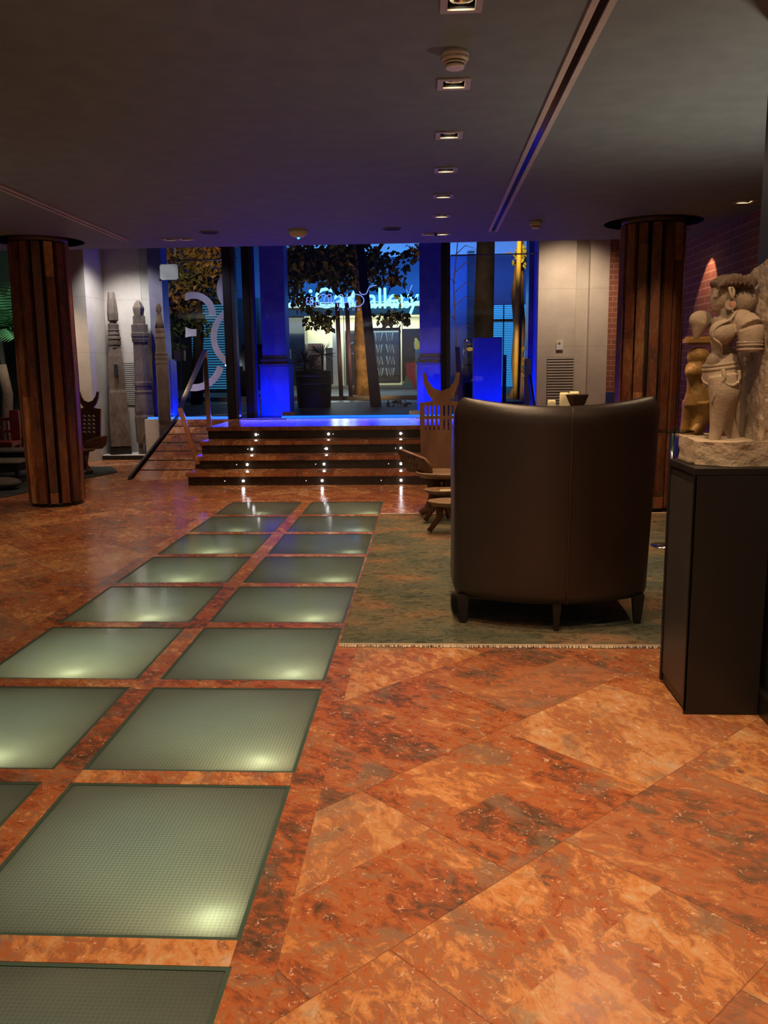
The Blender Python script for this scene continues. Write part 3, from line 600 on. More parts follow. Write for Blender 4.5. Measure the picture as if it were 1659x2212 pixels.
# ------------------------------------------------------------------ ceiling fittings
def downlight(x, y, label, lit, group='recessed square ceiling spotlights', frames=1):
    t = thing('ceiling_spotlight', label, 'ceiling light', (x, y, ZC), 0, group)
    w = .072
    me = fill([rect(-w, w, -w, w), rect(-.047, .047, -.047, .047)], .006); mobj('frame', me, M_trim, t, Matrix.Translation((0, 0, -.004)))
    b = MB(); b.box(-.049, .049, -.049, .049, .09, .095); 
    for s in (-1, 1): b.box(s * .049 - .001, s * .049 + .001, -.049, .049, .0, .09); b.box(-.049, .049, s * .049 - .001, s * .049 + .001, .0, .09)
    b.build('housing', M_dark, t)
    b = MB(); b.lathe([(.043, .012), (.041, .010), (.034, .016), (.022, .045), (.022, .05), (.043, .05)], 28, cap=False); b.build('reflector_ring', M_chrome, t)
    b = MB(); b.lathe([(.001, .014), (.020, .018), (.024, .028), (.020, .045)], 20); b.build('bulb', M_bulb if lit else M_bulbdim, t)
    return t
dn = ['nearest, cut by the top of the photo', 'second, just past the smoke detector', 'third', 'fourth', 'fifth', 'sixth and farthest']
for k, (x, y) in enumerate(spots): downlight(x, y, 'square ceiling spotlight in the central row, %s' % dn[k], True)
downlight(.145, 8.20, 'lit half of the double ceiling spotlight near the ceiling edge', True)
downlight(.02, 8.20, 'unlit half of the double ceiling spotlight near the ceiling edge', False)
downlight(-2.42, 8.22, 'left square of the dim double ceiling spotlight near the left track', False)
downlight(-2.27, 8.22, 'right square of the dim double ceiling spotlight near the left track', False)
downlight(2.42, 6.90, 'single ceiling spotlight at the far right above the brick wall', True)
downlight(2.34, 8.32, 'ceiling spotlight half hidden behind the right column top', True)
def track(x, y0, y1, label, w=.037):
    t = thing('ceiling_track', label, 'ceiling slot', (x, y1, ZC), 0, 'long slot tracks in the ceiling')
    for s in (-1, 1):
        b = MB(); b.box(s * w - .013, s * w + .013, y0 - y1, 0, -.010, .0); b.build('edge_strip', M_trimp, t)
    b = MB(); b.box(-w + .013, w - .013, y0 - y1, 0, -.003, -.001); b.build('dark_slot', mat('slot_black', (.006, .006, .008), .12, spec=.6), t)
    b = MB(); b.box(-w - .013, w + .013, -.008, .004, -.011, .0); b.build('end_cap', M_trimp, t)
track(.60, -1, 8.08, 'long pale twin-strip ceiling slot running right of the spotlights', .030)
track(-2.84, -1, 8.17, 'long pale twin-strip ceiling slot above the left column', .026)
def detector(x, y, label, r, dome=False):
    t = thing('smoke_detector', label, 'smoke detector', (x, y, ZC), 0, 'ceiling smoke detectors')
    if dome:
        b = MB(); b.lathe([(.02, -.062), (r * .6, -.055), (r * .9, -.035), (r, -.018), (r, 0)], 32); b.build('dome_body', M_plast, t)
        b = MB(); b.lathe([(.006, -.074), (.012, -.068), (.014, -.060)], 14); b.build('indicator_lamp', M_tubeb, t)
    else:
        b = MB(); b.lathe([(r * .62, -.060), (r * .70, -.050)], 32); b.lathe([(r * .74, -.046), (r * .80, -.040)], 32); b.lathe([(r * .84, -.036), (r, -.022)], 32); b.build('sensor_cap', M_plast, t)
        b = MB(); b.lathe([(r * .60, -.055), (r * .75, -.03)], 24); b.build('vent_slots', M_dark, t)
        b = MB(); b.lathe([(r, -.0215), (r * .96, -.010), (r * .92, 0)], 32); b.build('mounting_base', M_plast, t)
detector(.113, 3.60, 'cream smoke detector between the two nearest spotlights', .057)
detector(-1.15, 7.86, 'domed cream detector with a blue lamp near the ceiling edge', .085, True)
detector(.93, 7.62, 'small cream smoke detector right of the long slot, near the column', .056)
for x, y, lb in ((-1.95, 7.85, 'round dark flush speaker grille in the ceiling, left one'), (-.31, 7.85, 'round dark flush speaker grille in the ceiling, right of the domed detector')):
    t = thing('ceiling_speaker', lb, 'ceiling speaker', (x, y, ZC), 0, 'flush ceiling speakers')
    b = MB(); b.lathe([(.075, -.006), (.075, -.0005)], 28); b.build('grille', M_dark, t)
    b = MB(); b.lathe([(.076, -.008), (.086, -.006), (.086, -.0005), (.076, -.0005)], 28, cap=False); b.build('rim', M_ceil, t)
# ------------------------------------------------------------------ rugs
def rugm(poly, z): 
    me = fill([poly], z); return me
o = mobj('area_rug', fill([rect(0, 2.9, 0, 3.62)], .012), M_rug, None, Matrix.Translation((0, 0, .0065))); 
rg = thing('area_rug', 'large faded green rug with rusty patches and a pale frayed hem under the armchair', 'rug', (-.42, 3.84, 0)); o.parent = rg; o.name = 'rug_pile'
b = MB()
for k in range(520):
    x = 2.9 * k / 520; l_ = random.uniform(.004, .02); z = .003
    b.quad([(x, 0, z + .009), (x + .004, 0, z + .009), (x + .004 + random.uniform(-.004, .004), -l_, z), (x + random.uniform(-.003, .003), -l_, z)])
o = b.build('frayed_fringe', M_fringe, rg, fix=False); o['kind'] = 'stuff'
b = MB(); b.box(0, 2.9, 3.62, 3.66, .001, .013); b.box(0, 2.9, 0, .008, .001, .0135); b.build('pale_hem', M_fringe, rg)
o = mobj('charcoal_rug', fill([[(-8, 8.55), (-4.42, 8.60), (-4.20, 10.05), (-4.02, 10.75), (-4.32, 11.35), (-8, 11.5)]], .01), M_rugd, None, Matrix.Translation((0, 0, .0055))); tag(o, 'dark charcoal rug under the carved chair and low tables on the left', 'rug')
# ------------------------------------------------------------------ armchair
ac = thing('armchair', 'dark brown leather barrel armchair seen from behind on the green rug', 'armchair', (.63, 4.40, 0))
def shell():
    b = MB(); nu, nv = 44, 26; R_ = []
    hw = .495; 
    # centre line of the wrapped back in plan: bulging towards the camera, arms running away from it
    def plan(s):            # s in [-1,1] across back and short wings
        a = abs(s)
        if a < .72:
            x = hw * s / .72; y = -.235 - .175 * (1 - (s / .72) ** 2)
            return x, y
        q = (a - .72) / .28; return math.copysign(hw + .012 * math.sin(q * math.pi), s), -.235 + .62 * q
    outer, inner = [], []
    for i in range(nu + 1):
        s = -1 + 2 * i / nu; x, y = plan(s); x2, y2 = plan(min(1, s + .01)); x1, y1 = plan(max(-1, s - .01)); n = Vector((y2 - y1, -(x2 - x1), 0)).normalized()
        a = abs(s); top = 1.092 + .045 * min(a / .72, 1) ** 2 if a < .72 else 1.137 - .55 * ((a - .72) / .28) ** 1.2
        co, ci = [], []
        for j in range(nv + 1):
            t_ = j / nv; z = .155 + (top - .155) * t_
            k = 1 - .030 * (1 - t_) ** 1.3
            off = -.004 * math.sin(t_ * 3.1) 
            p = Vector((x * k - .014 * (1 - t_), y + (1 - t_) * .03, 0))
            e = 0
            if t_ > .955: e = .018 * ((t_ - .955) / .045) ** 2
            if t_ < .04: e = .012 * ((.04 - t_) / .04) ** 2
            co.append(Vector((p.x, p.y, z)) + n * (.0 - e + off)); ci.append(Vector((p.x, p.y, z)) - n * (.085 - e))
        outer.append([b.bm.verts.new(v) for v in co]); inner.append([b.bm.verts.new(v) for v in ci])
    F = []
    for i in range(nu):
        for j in range(nv):
            F.append(b.bm.faces.new((outer[i][j], outer[i + 1][j], outer[i + 1][j + 1], outer[i][j + 1])))
            F.append(b.bm.faces.new((inner[i][j], inner[i][j + 1], inner[i + 1][j + 1], inner[i + 1][j])))
        # rounded top roll
        prev0, prev1 = outer[i][nv], outer[i + 1][nv]
        for q in (.25, .5, .75, 1):
            if q < 1:
                def mid(a, c): v = a.co.lerp(c.co, q); v = v + Vector((0, 0, .022 * math.sin(q * math.pi))); return v
                key0, key1 = (i, q), (i + 1, q)
                for kk, ii in ((key0, i), (key1, i + 1)):
                    if kk not in caps: caps[kk] = b.bm.verts.new(mid(outer[ii][nv], inner[ii][nv]))
                n0, n1 = caps[key0], caps[key1]
            else: n0, n1 = inner[i][nv], inner[i + 1][nv]
            F.append(b.bm.faces.new((prev0, prev1, n1, n0))); prev0, prev1 = n0, n1
        F.append(b.bm.faces.new((outer[i][0], inner[i][0], inner[i + 1][0], outer[i + 1][0])))
    for i in (0, nu):
        for j in range(nv): F.append(b.bm.faces.new((outer[i][j], outer[i][j + 1], inner[i][j + 1], inner[i][j])))
    for f in F: f.smooth = True
    return b
caps = {}
b = shell(); b.build('barrel_back', M_leather, ac)
b = MB(); b.box(-.40, .40, -.24, .36, .16, .30, .02); b.build('seat_base', M_leather, ac)
b = MB(); b.box(-.39, .39, -.22, .38, .305, .44, .04); o = b.build('seat_cushion', M_leather, ac)
b = MB(); pts = []
for j in range(14):
    t_ = j / 13; z = .155 + 1.0 * t_ * .95; k = .055 * (1 - t_) ** 1.3
    pts.append((.045 * (1 - k), -.408 + (1 - t_) * .03 - .003, z))
b.tube(pts, .0032, 6); b.build('back_seam', mat('seam_leather', (.055, .034, .024), .4), ac)
for x, y in ((-.450, -.205), (.425, -.205), (-.40, .30), (.40, .30), (.0, -.34)):
    b = MB(); s = .75 if x == 0 else 1
    b.lathe([(.022 * s, .014), (.040 * s, .165)], 4, Matrix.Translation((x, y, 0)), rot=math.pi / 4); b.build('leg', M_blackw, ac)
# ------------------------------------------------------------------ plinth and statue
pl = thing('display_plinth', 'tall square black plinth with recessed panels beside the dark wall', 'plinth', (1.105, 3.245, 0))
b = MB(); b.box(-.137, .127, -.163, .163, .012, .905); b.build('body', M_blackw, pl)
b = MB(); b.box(-.145, .127, -.172, .172, .906, .93, .002); b.build('top_board', M_blackw, pl)
for x0, x1 in ((-.172, -.150), (.150, .172)):
    b = MB(); b.box(-.145, -.1375, x0, x1, .012, .905, .001); b.build('edge_moulding', M_blackw, pl)
b = MB(); b.box(-.145, .127, -.172, -.164, .0, .905); b.build('front_panel', M_blackw, pl)
b = MB(); b.box(-.141, -.1375, -.145, .145, .05, .87, .001); b.build('inset_panel', mat('charcoal_inset', (.035, .034, .034), .4), pl)
b = MB(); b.box(-.13, -.055, -.05, .12, 0, .006, .001); o = b.build('name_plate', mat('bronze_plate', (.10, .075, .055), .35)); o.location = (1.11, 3.27, .931); tag(o, 'small dark label plate lying on the plinth at the left of the statue', 'label plate')
SY = 3.27
def SP(u, v, dy=0):
    p = at(1450 + u / 4.426, 540 + v / 4.426, SY); return Vector((p.x, SY + dy, p.z))
SU = SY / FPX / 4.426 * 1.0          # metres per zoom pixel
sb = SP(500, 2000); STZ = .932
stt = thing('stone_statue', 'buff sandstone carving of a standing woman against a rough slab on the black plinth', 'statue', (1.12, SY, STZ))
O_ = Vector((1.12, SY, STZ))
def SE(b, u, v, ru, rv, dy=0, ry=None, rot=0):
    b.ell(SP(u, v, dy) - O_, (ru * SU, (ry if ry is not None else ru) * SU, rv * SU), 24, Matrix.Rotation(rot, 4, 'Y'))
def dense(pts, rs, m=5):
    P_, R2 = [], []; n = len(pts)
    for i in range(n - 1):
        p0, p1, p2, p3 = (pts[max(i - 1, 0)], pts[i], pts[i + 1], pts[min(i + 2, n - 1)])
        q0, q1, q2, q3 = (rs[max(i - 1, 0)], rs[i], rs[i + 1], rs[min(i + 2, n - 1)])
        for k in range(m):
            t = k / m; cr_ = lambda a, b_, c, d: .5 * (2 * b_ + (c - a) * t + (2 * a - 5 * b_ + 4 * c - d) * t * t + (3 * b_ - a - 3 * c + d) * t ** 3)
            P_.append(tuple(cr_(*x) for x in zip(p0, p1, p2, p3))); R2.append(cr_(q0, q1, q2, q3))
    return P_ + [tuple(pts[-1])], R2 + [rs[-1]]
def ST(b, pts, rs):
    pts, rs = dense(pts, rs); b.tube([SP(u, v, d) - O_ for u, v, d in pts], [r * SU for r in rs], 20)
b = MB()
SE(b, 500, 420, 112, 150, 0, 105, .05); SE(b, 440, 470, 62, 105, 0, 82); SE(b, 408, 535, 26, 36, 0, 32); SE(b, 430, 562, 42, 30, 0, 48)   # head, face, chin
SE(b, 384, 498, 15, 34, 0, 16, -.3); SE(b, 396, 541, 15, 7, 0, 20); SE(b, 398, 554, 14, 7, 0, 20); SE(b, 396, 455, 22, 9, -.03, 22)       # nose, lips, brow
ST(b, [(510, 540, 0), (530, 620, 0), (545, 700, 0)], [66, 72, 100])                                     # neck
ST(b, [(540, 680, 0), (500, 790, 0), (478, 880, 0), (480, 960, 0), (500, 1030, 0)], [135, 120, 95, 88, 130])   # trunk
SE(b, 432, 795, 116, 112, -.062, 92); SE(b, 400, 860, 50, 50, -.07, 46)                                 # near breast
SE(b, 335, 660, 112, 88, .06, 85); ST(b, [(330, 690, .06), (305, 770, .06), (282, 850, .06)], [92, 56, 18])   # far breast and hand
SE(b, 625, 690, 118, 108, -.045, 110); ST(b, [(640, 680, -.06), (675, 770, -.085), (672, 880, -.088), (665, 978, -.085)], [100, 116, 108, 96])  # shoulder, cut upper arm
ST(b, [(500, 990, 0), (492, 1090, 0), (486, 1190, 0), (490, 1300, 0)], [120, 158, 176, 168]); SE(b, 400, 1060, 74, 78, -.02, 86)     # hips, belly
ST(b, [(455, 1200, -.045), (462, 1350, -.05), (440, 1480, -.048), (412, 1600, -.045), (395, 1720, -.04), (372, 1830, -.04)], [130, 136, 108, 78, 60, 48])   # near leg
ST(b, [(540, 1200, .03), (550, 1350, .03), (545, 1500, .03), (560, 1640, .02), (595, 1760, .01), (610, 1850, .0)], [125, 128, 104, 74, 58, 54])           # far leg
SE(b, 345, 1855, 45, 55, -.04, 40, .2); ST(b, [(610, 1850, .0), (490, 1880, -.02), (380, 1905, -.03)], [50, 40, 24])      # feet
mobj('figure', remesh(b, .0036, 8), M_stonef, stt)
b = MB(); SE(b, 540, 318, 140, 78, 0, 118, .05); SE(b, 450, 345, 80, 42, 0, 100, .50); SE(b, 690, 340, 92, 62, 0, 90, -.1); SE(b, 720, 320, 62, 54, -.04, 50); SE(b, 600, 265, 60, 40, 0, 60)
for k in range(9): SE(b, 420 + k * 38, 340 - 14 * math.sin(k / 8 * 3.14) * 3, 14, 60, -.055, 30, .5 - k * .1)
me = remesh(b, .004, 2); mobj('hair', me, M_hair, stt)
b = MB(); SE(b, 682, 490, 122, 135, .0, 118); mobj('hair_bun', remesh(b, .005, 2), mat('smooth_dark_stone', (.27, .195, .125), .8, c2=(.2, .14, .09), scale=14, bump=.3), stt)
b = MB(); b.lathe([(50 * SU, -.006), (44 * SU, -.013), (28 * SU, -.011)], 24, Matrix.Translation(SP(520, 530, -.058) - O_) @ Matrix.Rotation(-math.pi / 2, 4, 'X') @ Matrix.Diagonal((1, 1, -1, 1))); b.build('earring', M_stonef, stt)
b = MB(); b.lathe([(26 * SU, .012), (22 * SU, .016)], 20, Matrix.Translation(SP(520, 530, -.058) - O_) @ Matrix.Rotation(math.pi / 2, 4, 'X')); b.build('earring_centre', M_red, stt)
b = MB(); ST(b, [(505, 370, -.052), (515, 430, -.058), (530, 470, -.056), (545, 430, -.056), (540, 380, -.052), (505, 370, -.052)], [13] * 6); b.build('ear', M_stonef, stt)
b = MB()
def around(v, ru, ry, r, cu_=490, a0=80, a1=290, dv=0, n=20):
    return [SP(cu_ + ru * math.cos(math.radians(a0 + (a1 - a0) * i / n)), v + dv * math.sin(math.pi * i / n), ry * SU * math.sin(math.radians(a0 + (a1 - a0) * i / n))) - O_ for i in range(n + 1)]
b.tube(around(1075, 168, 150, 0, 490, 60, 300, 40), 20 * SU, 8); b.tube(around(1110, 176, 158, 0, 490, 60, 300, 40), 20 * SU, 8)
b.tube(around(1195, 186, 168, 0, 495, 150, 300, 95), 13 * SU, 8)
ST(b, [(415, 1140, -.088), (425, 1220, -.094), (390, 1300, -.086), (355, 1380, -.075), (335, 1460, -.062)], [16, 22, 20, 18, 14])
ST(b, [(415, 1210, -.094), (435, 1270, -.097), (500, 1290, -.1), (560, 1240, -.097), (560, 1150, -.094)], [15] * 5)
b.build('jewelled_belt', M_stonef, stt)
b = MB(); ST(b, [(575, 590, -.055), (480, 680, -.09), (380, 730, -.09), (335, 790, -.08), (335, 850, -.08), (395, 910, -.085), (430, 1000, -.06)], [10, 11, 11, 11, 11, 11, 9]); b.build('long_necklace', M_stonef, stt)
b = MB(); 
for v in (890, 915, 955):
    c = SP(670, v, -.085) - O_; b.bm.verts.ensure_lookup_table()
    b.lathe([(112 * SU, -10 * SU), (118 * SU, 0), (112 * SU, 10 * SU)], 28, Matrix.Translation(c), cap=False)
b.build('arm_band', M_stonef, stt)
b = MB()
for v in (1760, 1785): b.tube(around(v, 62, 62, 0, 385, 0, 360), 8 * SU, 6)
for k in range(5): SE(b, 318 + k * 19, 1888 + k * 5, 10, 15, -.05, 8)
b.build('anklets_and_toes', M_stonef, stt)
# rough slab + base
def rough(x0, x1, y0, y1, z0, z1, nx, ny, nz, amp, shape=None, seed=0):
    b = MB(); bmesh.ops.create_cube(b.bm, size=1)
    for v in b.bm.verts: v.co = Vector(((x0 + x1) / 2 + v.co.x * (x1 - x0), (y0 + y1) / 2 + v.co.y * (y1 - y0), (z0 + z1) / 2 + v.co.z * (z1 - z0)))
    for ax, n in ((0, nx), (1, ny), (2, nz)):
        lo = (x0, y0, z0)[ax]; hi = (x1, y1, z1)[ax]
        for i in range(1, n):
            co = [0, 0, 0]; co[ax] = lo + (hi - lo) * i / n; no_ = [0, 0, 0]; no_[ax] = 1
            bmesh.ops.bisect_plane(b.bm, geom=list(b.bm.verts) + list(b.bm.edges) + list(b.bm.faces), plane_co=co, plane_no=no_)
    for v in b.bm.verts:
        if shape: shape(v)
        n_ = noise.noise_vector(v.co * 28 + Vector((seed, 0, 0))) * amp + noise.noise_vector(v.co * 9 + Vector((seed, 5, 0))) * amp
        if v.co.z > z0 + 1e-4 or z0 > .01: v.co += n_
        else: v.co += Vector((n_.x, n_.y, 0))
    return b
def sshape(v):
    if v.co.z > .60: 
        t_ = (v.co.y + .14) / .27; v.co.z -= .05 * max(0, t_) 
b = rough(.088, .130, -.145, .140, .075, .745, 4, 16, 44, .006, sshape, 3); b.build('rough_back_slab', M_stone, stt)
def bshape(v):
    k = (v.co.x + .135) / .26
    if v.co.x < -.02 and v.co.y < 0: v.co.y += (-.02 - v.co.x) * .75
b = rough(-.125, .130, -.160, .140, 0, .090, 18, 18, 8, .0055, bshape, 9); b.build('rough_base_block', M_stone, stt)
spot((.55, 2.35, 2.48), (.56, .95, -1.0), 26, 42, .7, (1, .76, .52), .04)
spot((.95, 4.5, 2.48), (.2, -1.2, -1.0), 10, 50, .7, (1, .76, .52), .04)
# second, golden carving farther back
gt = thing('wooden_torso_carving', 'golden carved female torso in a frame between the column and stone statue', 'carving', (2.02, 6.5, .78))
b = MB()
def GT(pts, rs): q, r = dense(pts, rs); b.tube(q, r, 18)
b.ell((-.01, 0, .57), (.085, .07, .075)); GT([(-.01, 0, .55), (-.02, 0, .47), (-.03, 0, .38), (-.01, 0, .30), (0, 0, .22)], [.06, .085, .055, .085, .10])
b.ell((-.07, -.05, .46), (.05, .045, .05)); b.ell((.03, 0, .25), (.095, .085, .10))
GT([(.02, -.03, .24), (.03, -.035, .14), (.0, -.04, .06), (-.02, -.04, 0)], [.085, .065, .05, .04]); GT([(-.03, .03, .24), (-.05, .03, .12), (-.075, .03, .0)], [.075, .055, .04]); GT([(.0, -.06, .07), (-.05, -.08, .02), (-.10, -.08, .01)], [.035, .03, .02])
mobj('torso', remesh(b, .006, 6), M_gold, gt)
b = MB(); b.box(.085, .125, -.04, .04, 0, .66, .006); b.build('side_post', M_gold, gt)
b = MB(); b.box(-.12, .13, -.06, .06, .661, .72, .015); b.build('top_ledge', M_gold, gt)
b = MB(); b.box(-.14, .14, -.08, .08, -.02, .0, .004); b.build('foot_board', M_gold, gt)
b = MB(); b.box(1.86, 2.18, 6.38, 6.62, 0.0145, .759, .004); o = b.build('low_pedestal', M_blackw, origin=(2.02, 6.5, 0)); tag(o, 'dark pedestal carrying the golden torso, mostly hidden by the statue base', 'pedestal')
spot((2.05, 5.8, 2.48), (0, .5, -1.2), 26, 50, .7, (1, .72, .40), .03)
so = thing('leather_sofa', 'grey leather sofa with a glossy rounded arm behind the stone statue', 'sofa', (2.15, 5.6, 0))
b = MB(); b.box(-.30, .32, -.5, .5, .12, .42, .04); b.build('seat', M_leatherg, so)
b = MB(); b.tube([(-.42, -.40, .70), (-.30, -.42, .73), (.10, -.44, .74), (.30, -.42, .72)], [.05, .075, .08, .07], 16); b.build('arm_bolster', M_leatherg, so)
b = MB(); b.box(-.42, .30, -.5, -.36, .13, .68, .04); b.build('arm', M_leatherg, so)
for x in (-.26, .26):
    for y in (-.42, .42): b = MB(); b.lathe([(.02, .013), (.025, .13)], 12, Matrix.Translation((x, y, 0))); b.build('leg', M_blackw, so)
spot((2.0, 5.2, 2.48), (.02, .02, -1), 22, 40, .8)
gtb = thing('glass_side_table', 'small round glass table edge showing behind the right column', 'side table', (1.72, 6.05, 0))
b = MB(); b.lathe([(.14, .835), (.142, .840), (.14, .845)], 32); b.build('glass_top', M_gtab, gtb); b = MB(); b.lathe([(.015, .015), (.015, .834)], 12); b.build('stem', M_steel, gtb); b = MB(); b.lathe([(.12, .013), (.12, .022), (.02, .03)], 24); b.build('foot', M_steel, gtb)
spot((-3.3, 10.9, 3.0), (-.45, .95, -1.4), 50, 40, .8, (1, .80, .62), .05)  # added warm spot to brighten the rightmost spire
spot((-3.55, 11.15, 3.0), (-.13, 1.05, -.42), 14, 30, .8, (.85, .93, 1), .04)  # added cool spot to brighten the glass notice
# wall spot on the brick
spot((2.44, 8.30, 2.46), (.21, .12, -.62), 22, 62, .25, (1, .60, .36), .01)
# ------------------------------------------------------------------ console with candles and bowl behind the armchair
cn = thing('console_table', 'dark console table hidden behind the armchair, carrying candles and bowl', 'table', (1.1, 6.5, 0))
b = MB(); b.box(-.30, .30, -.14, .14, .975, 1.0, .003); b.build('top', M_blackw, cn)
for x in (-.27, .27):
    for y in (-.11, .11): b = MB(); b.box(x - .018, x + .018, y - .018, y + .018, .013, .975); b.build('leg', M_blackw, cn)
def candle(x, y, r, h, lb):
    t = thing('candle', lb, 'candle', (x, y, 1.001), 0, 'cream candles on the console')
    b = MB(); b.lathe([(r, 0), (r, h * .85), (r * .9, h), (r * .3, h * .97)], 24); b.build('wax', M_candle, t); b = MB(); b.tube([(0, 0, h * .96), (0, 0, h + .008)], .0015, 5); b.build('wick', M_dark, t)
pp = [(1192, .030, .045), (1219, .035, .100), (1243, .037, .105)]
for (u, r, h), lb in zip(pp, ('lowest cream candle, at the left behind the armchair top', 'tall cream pillar candle left of the brown bowl', 'cream candle rising behind the brown bowl')):
    x = at(u, 850, 6.5).x; candle(x, 6.5 + (.06 if u > 1230 else 0), r, h, lb)
x = at(1246, 860, 6.42).x
b = MB(); b.lathe([(.045, 0), (.050, .005), (.085, .085), (.080, .09), (.045, .015), (.001, .012)], 6, Matrix.Diagonal((1, .6, 1, 1)), cap=False); o = b.build('bowl', M_bowl); o.location = (x, 6.40, 1.001); tag(o, 'dark brown faceted bowl showing over the armchair top', 'bowl')
spot((1.05, 6.0, 2.48), (.0, .35, -1.2), 12, 40, .8)
# ------------------------------------------------------------------ carved chairs
def chair(label, loc, rz, kind):
    t = thing('carved_chair', label, 'chair', loc, rz, 'carved wooden throne chairs')
    hw = .185
    outer = [(-hw + .03, .36), (hw - .03, .36), (hw, .55), (hw + .01, .98), (.075, 1.00)]
    # crescent headrest
    cres = [(.075, 1.0), (.12, 1.06), (.155, 1.15), (.165, 1.245), (.140, 1.25), (.115, 1.17), (.07, 1.11), (0, 1.085)]
    outer += cres[1:] + [(-x, z) for x, z in reversed(cres[:-1])] + [(-hw - .01, .98), (-hw, .55)]
    hol = []
    if kind == 'slots':
        for z0, z1 in ((.865, .955), (.74, .835)):
            for k in range(8):
                x = -.148 + k * .0385 + (.012 if k > 3 else 0); hol.append(rect(x, x + .016, z0, z1))
    else:
        for r_ in range(5):
            for k in range(3):
                x = -.10 + k * .075; z = .60 + r_ * .062
                hol.append([(x, z), (x + .028, z + .026), (x + .056, z), (x + .056, z + .022), (x + .028, z + .048), (x, z + .022)])
    me = fill([outer] + hol, .032)
    lean = Matrix.Translation((0, .17, 0)) @ Matrix.Rotation(math.radians(-6), 4, 'X')
    mobj('backrest', me, M_wood, t, lean @ Matrix.Translation((0, .03, 0)) @ FACE)
    b = MB(); b.lathe([(.02, .335), (.20, .345), (.245, .385), (.235, .395), (.18, .375), (.01, .37)], 36, Matrix.Diagonal((.95, .85, 1, 1)) @ Matrix.Identity(4), cap=False); b.build('dished_seat', M_woodp, t)
    for s in (-1, 1):
        arm = [(-.16, .36), (.10, .36), (.15, .42), (.17, .56), (.14, .575), (-.12, .50), (-.17, .44)]
        hs = [rect(-.03 + k * .035, -.015 + k * .035, .40, .46) for k in range(3)] + [rect(-.02 + k * .035, -.005 + k * .035, .475, .525) for k in range(3)]
        me = fill([arm] + hs, .026)
        mobj('arm', me, M_wood, t, Matrix.Translation((s * .20, .06, -.03)) @ Matrix.Rotation(-s * math.radians(50), 4, 'Z') @ Matrix.Rotation(s * math.radians(20), 4, 'Y') @ Matrix.Translation((-s * .13, 0, .03)) @ Matrix.Rotation(math.pi / 2, 4, 'Z') @ FACE)
    for a, nm in ((200, 'leg'), (-20, 'leg'), (90, 'leg')):
        c, s_ = math.cos(math.radians(a)), math.sin(math.radians(a))
        b = MB(); b.tube([(c * .10, s_ * .09, .36), (c * .08, s_ * .07, .20), (c * .13, s_ * .12, .07), (c * .20, s_ * .18, .034)], [.055, .038, .040, .030], 12); b.build(nm, M_wood, t)
    return t
chair('tall carved wooden chair with crescent headrest and slotted back, left of the leather armchair', (.125, 7.35, .013), 0, 'slots')
c2_ = chair('tall carved wooden chair with zigzag pierced back, half behind the left column', (-4.40, 10.55, .011), math.radians(-8), 'zig'); c2_.scale = (.86, .86, .83)
def stool(x, y, h, r, lb, rz=0):
    t = thing('carved_stool', lb, 'stool', (x, y, .013), rz, 'low dished wooden stools')
    b = MB(); b.lathe([(.01, h - .045), (r * .75, h - .040), (r, h - .008), (r * .99, h), (r * .93, h - .004), (r * .6, h - .016), (.01, h - .02)], 36, Matrix.Diagonal((1, .8, 1, 1)), cap=False); b.build('dished_seat', M_woodp, t)
    for a in (190, 310, 70):
        c, s_ = math.cos(math.radians(a)), math.sin(math.radians(a)); b = MB(); b.tube([(c * r * .45, s_ * r * .4, h - .03), (c * r * .45, s_ * r * .4, h * .5), (c * r * .95, s_ * r * .8, .022)], [.035, .028, .022], 10); b.build('leg', M_wood, t)
    return t
stool(.13, 7.02, .285, .16, 'low dished wooden stool with papers, upper of the two beside the armchair')
stool(.17, 6.55, .262, .17, 'low dished wooden stool, lower and nearer of the two beside the armchair')
b = MB(); b.box(-.04, .05, -.03, .03, 0, .006, .001); o = b.build('folded_paper', mat('yellowed_paper', (.62, .52, .28), .8)); o.location = (.145, 7.02, .283); tag(o, 'small yellowed folded paper lying on the upper wooden stool', 'paper')
# ------------------------------------------------------------------ spires in the left niche
pf = thing('display_platform', 'low white-topped black platform under the two left spires', 'platform', (-4.45, 12.53, 0))
b = MB(); b.box(-.355, .32, -.24, .24, .0, .06); b.build('black_base', M_black, pf); b = MB(); b.box(-.355, .32, -.24, .24, .061, .072, .002); b.build('white_top', mat('white_board', (.7, .7, .68), .6), pf)
K = 12.45 / FPX / 4.914
def spire(lb, x, y, prof, yb, z0, rz, cx0, n=4):
    t = thing('carved_spire', lb, 'carved spire', (x, y, z0), rz, 'weathered carved spires in the niche')
    h = lambda v: (yb - v) * K
    return t, h
def prof_sq(t, name, rows, h, seg=4, m=M_oldw, k=.60):
    b = MB(); b.lathe([(w * K * k, h(v)) for v, w in rows], seg, rot=math.pi / 4); return b.build(name, m, t)
t, h = spire('tallest weathered timber spire with a long blade tip and ringed neck, left in niche', -4.58, 12.46, None, 2000, .072, math.radians(20), 0)
b = MB(); b.box(-.15, .15, -.12, .12, 0.001, .11, .004); b.build('black_foot', M_black, t)
prof_sq(t, 'blade_tip', [(602, 76), (585, 108), (520, 112), (420, 96), (300, 68)], h, 6, k=.52)
prof_sq(t, 'ringed_neck', [(875, 118), (860, 118), (855, 100), (840, 122), (800, 122), (795, 106), (780, 126), (755, 118), (750, 100), (735, 112), (700, 96), (692, 106), (684, 106), (680, 90), (635, 98), (628, 98), (620, 64), (603, 64)], h, 10, k=.56)
prof_sq(t, 'timber_body', [(1910, 225), (1700, 225), (1340, 206), (1310, 190), (1100, 190), (960, 168), (876, 128)], h, 4, k=.62)
b = MB(); b.box(-.028, .028, -.16, -.13, h(1160), h(1045)); o = b.build('mortise_slot', M_dark, t); o.rotation_euler = (0, 0, math.radians(45) * 0)
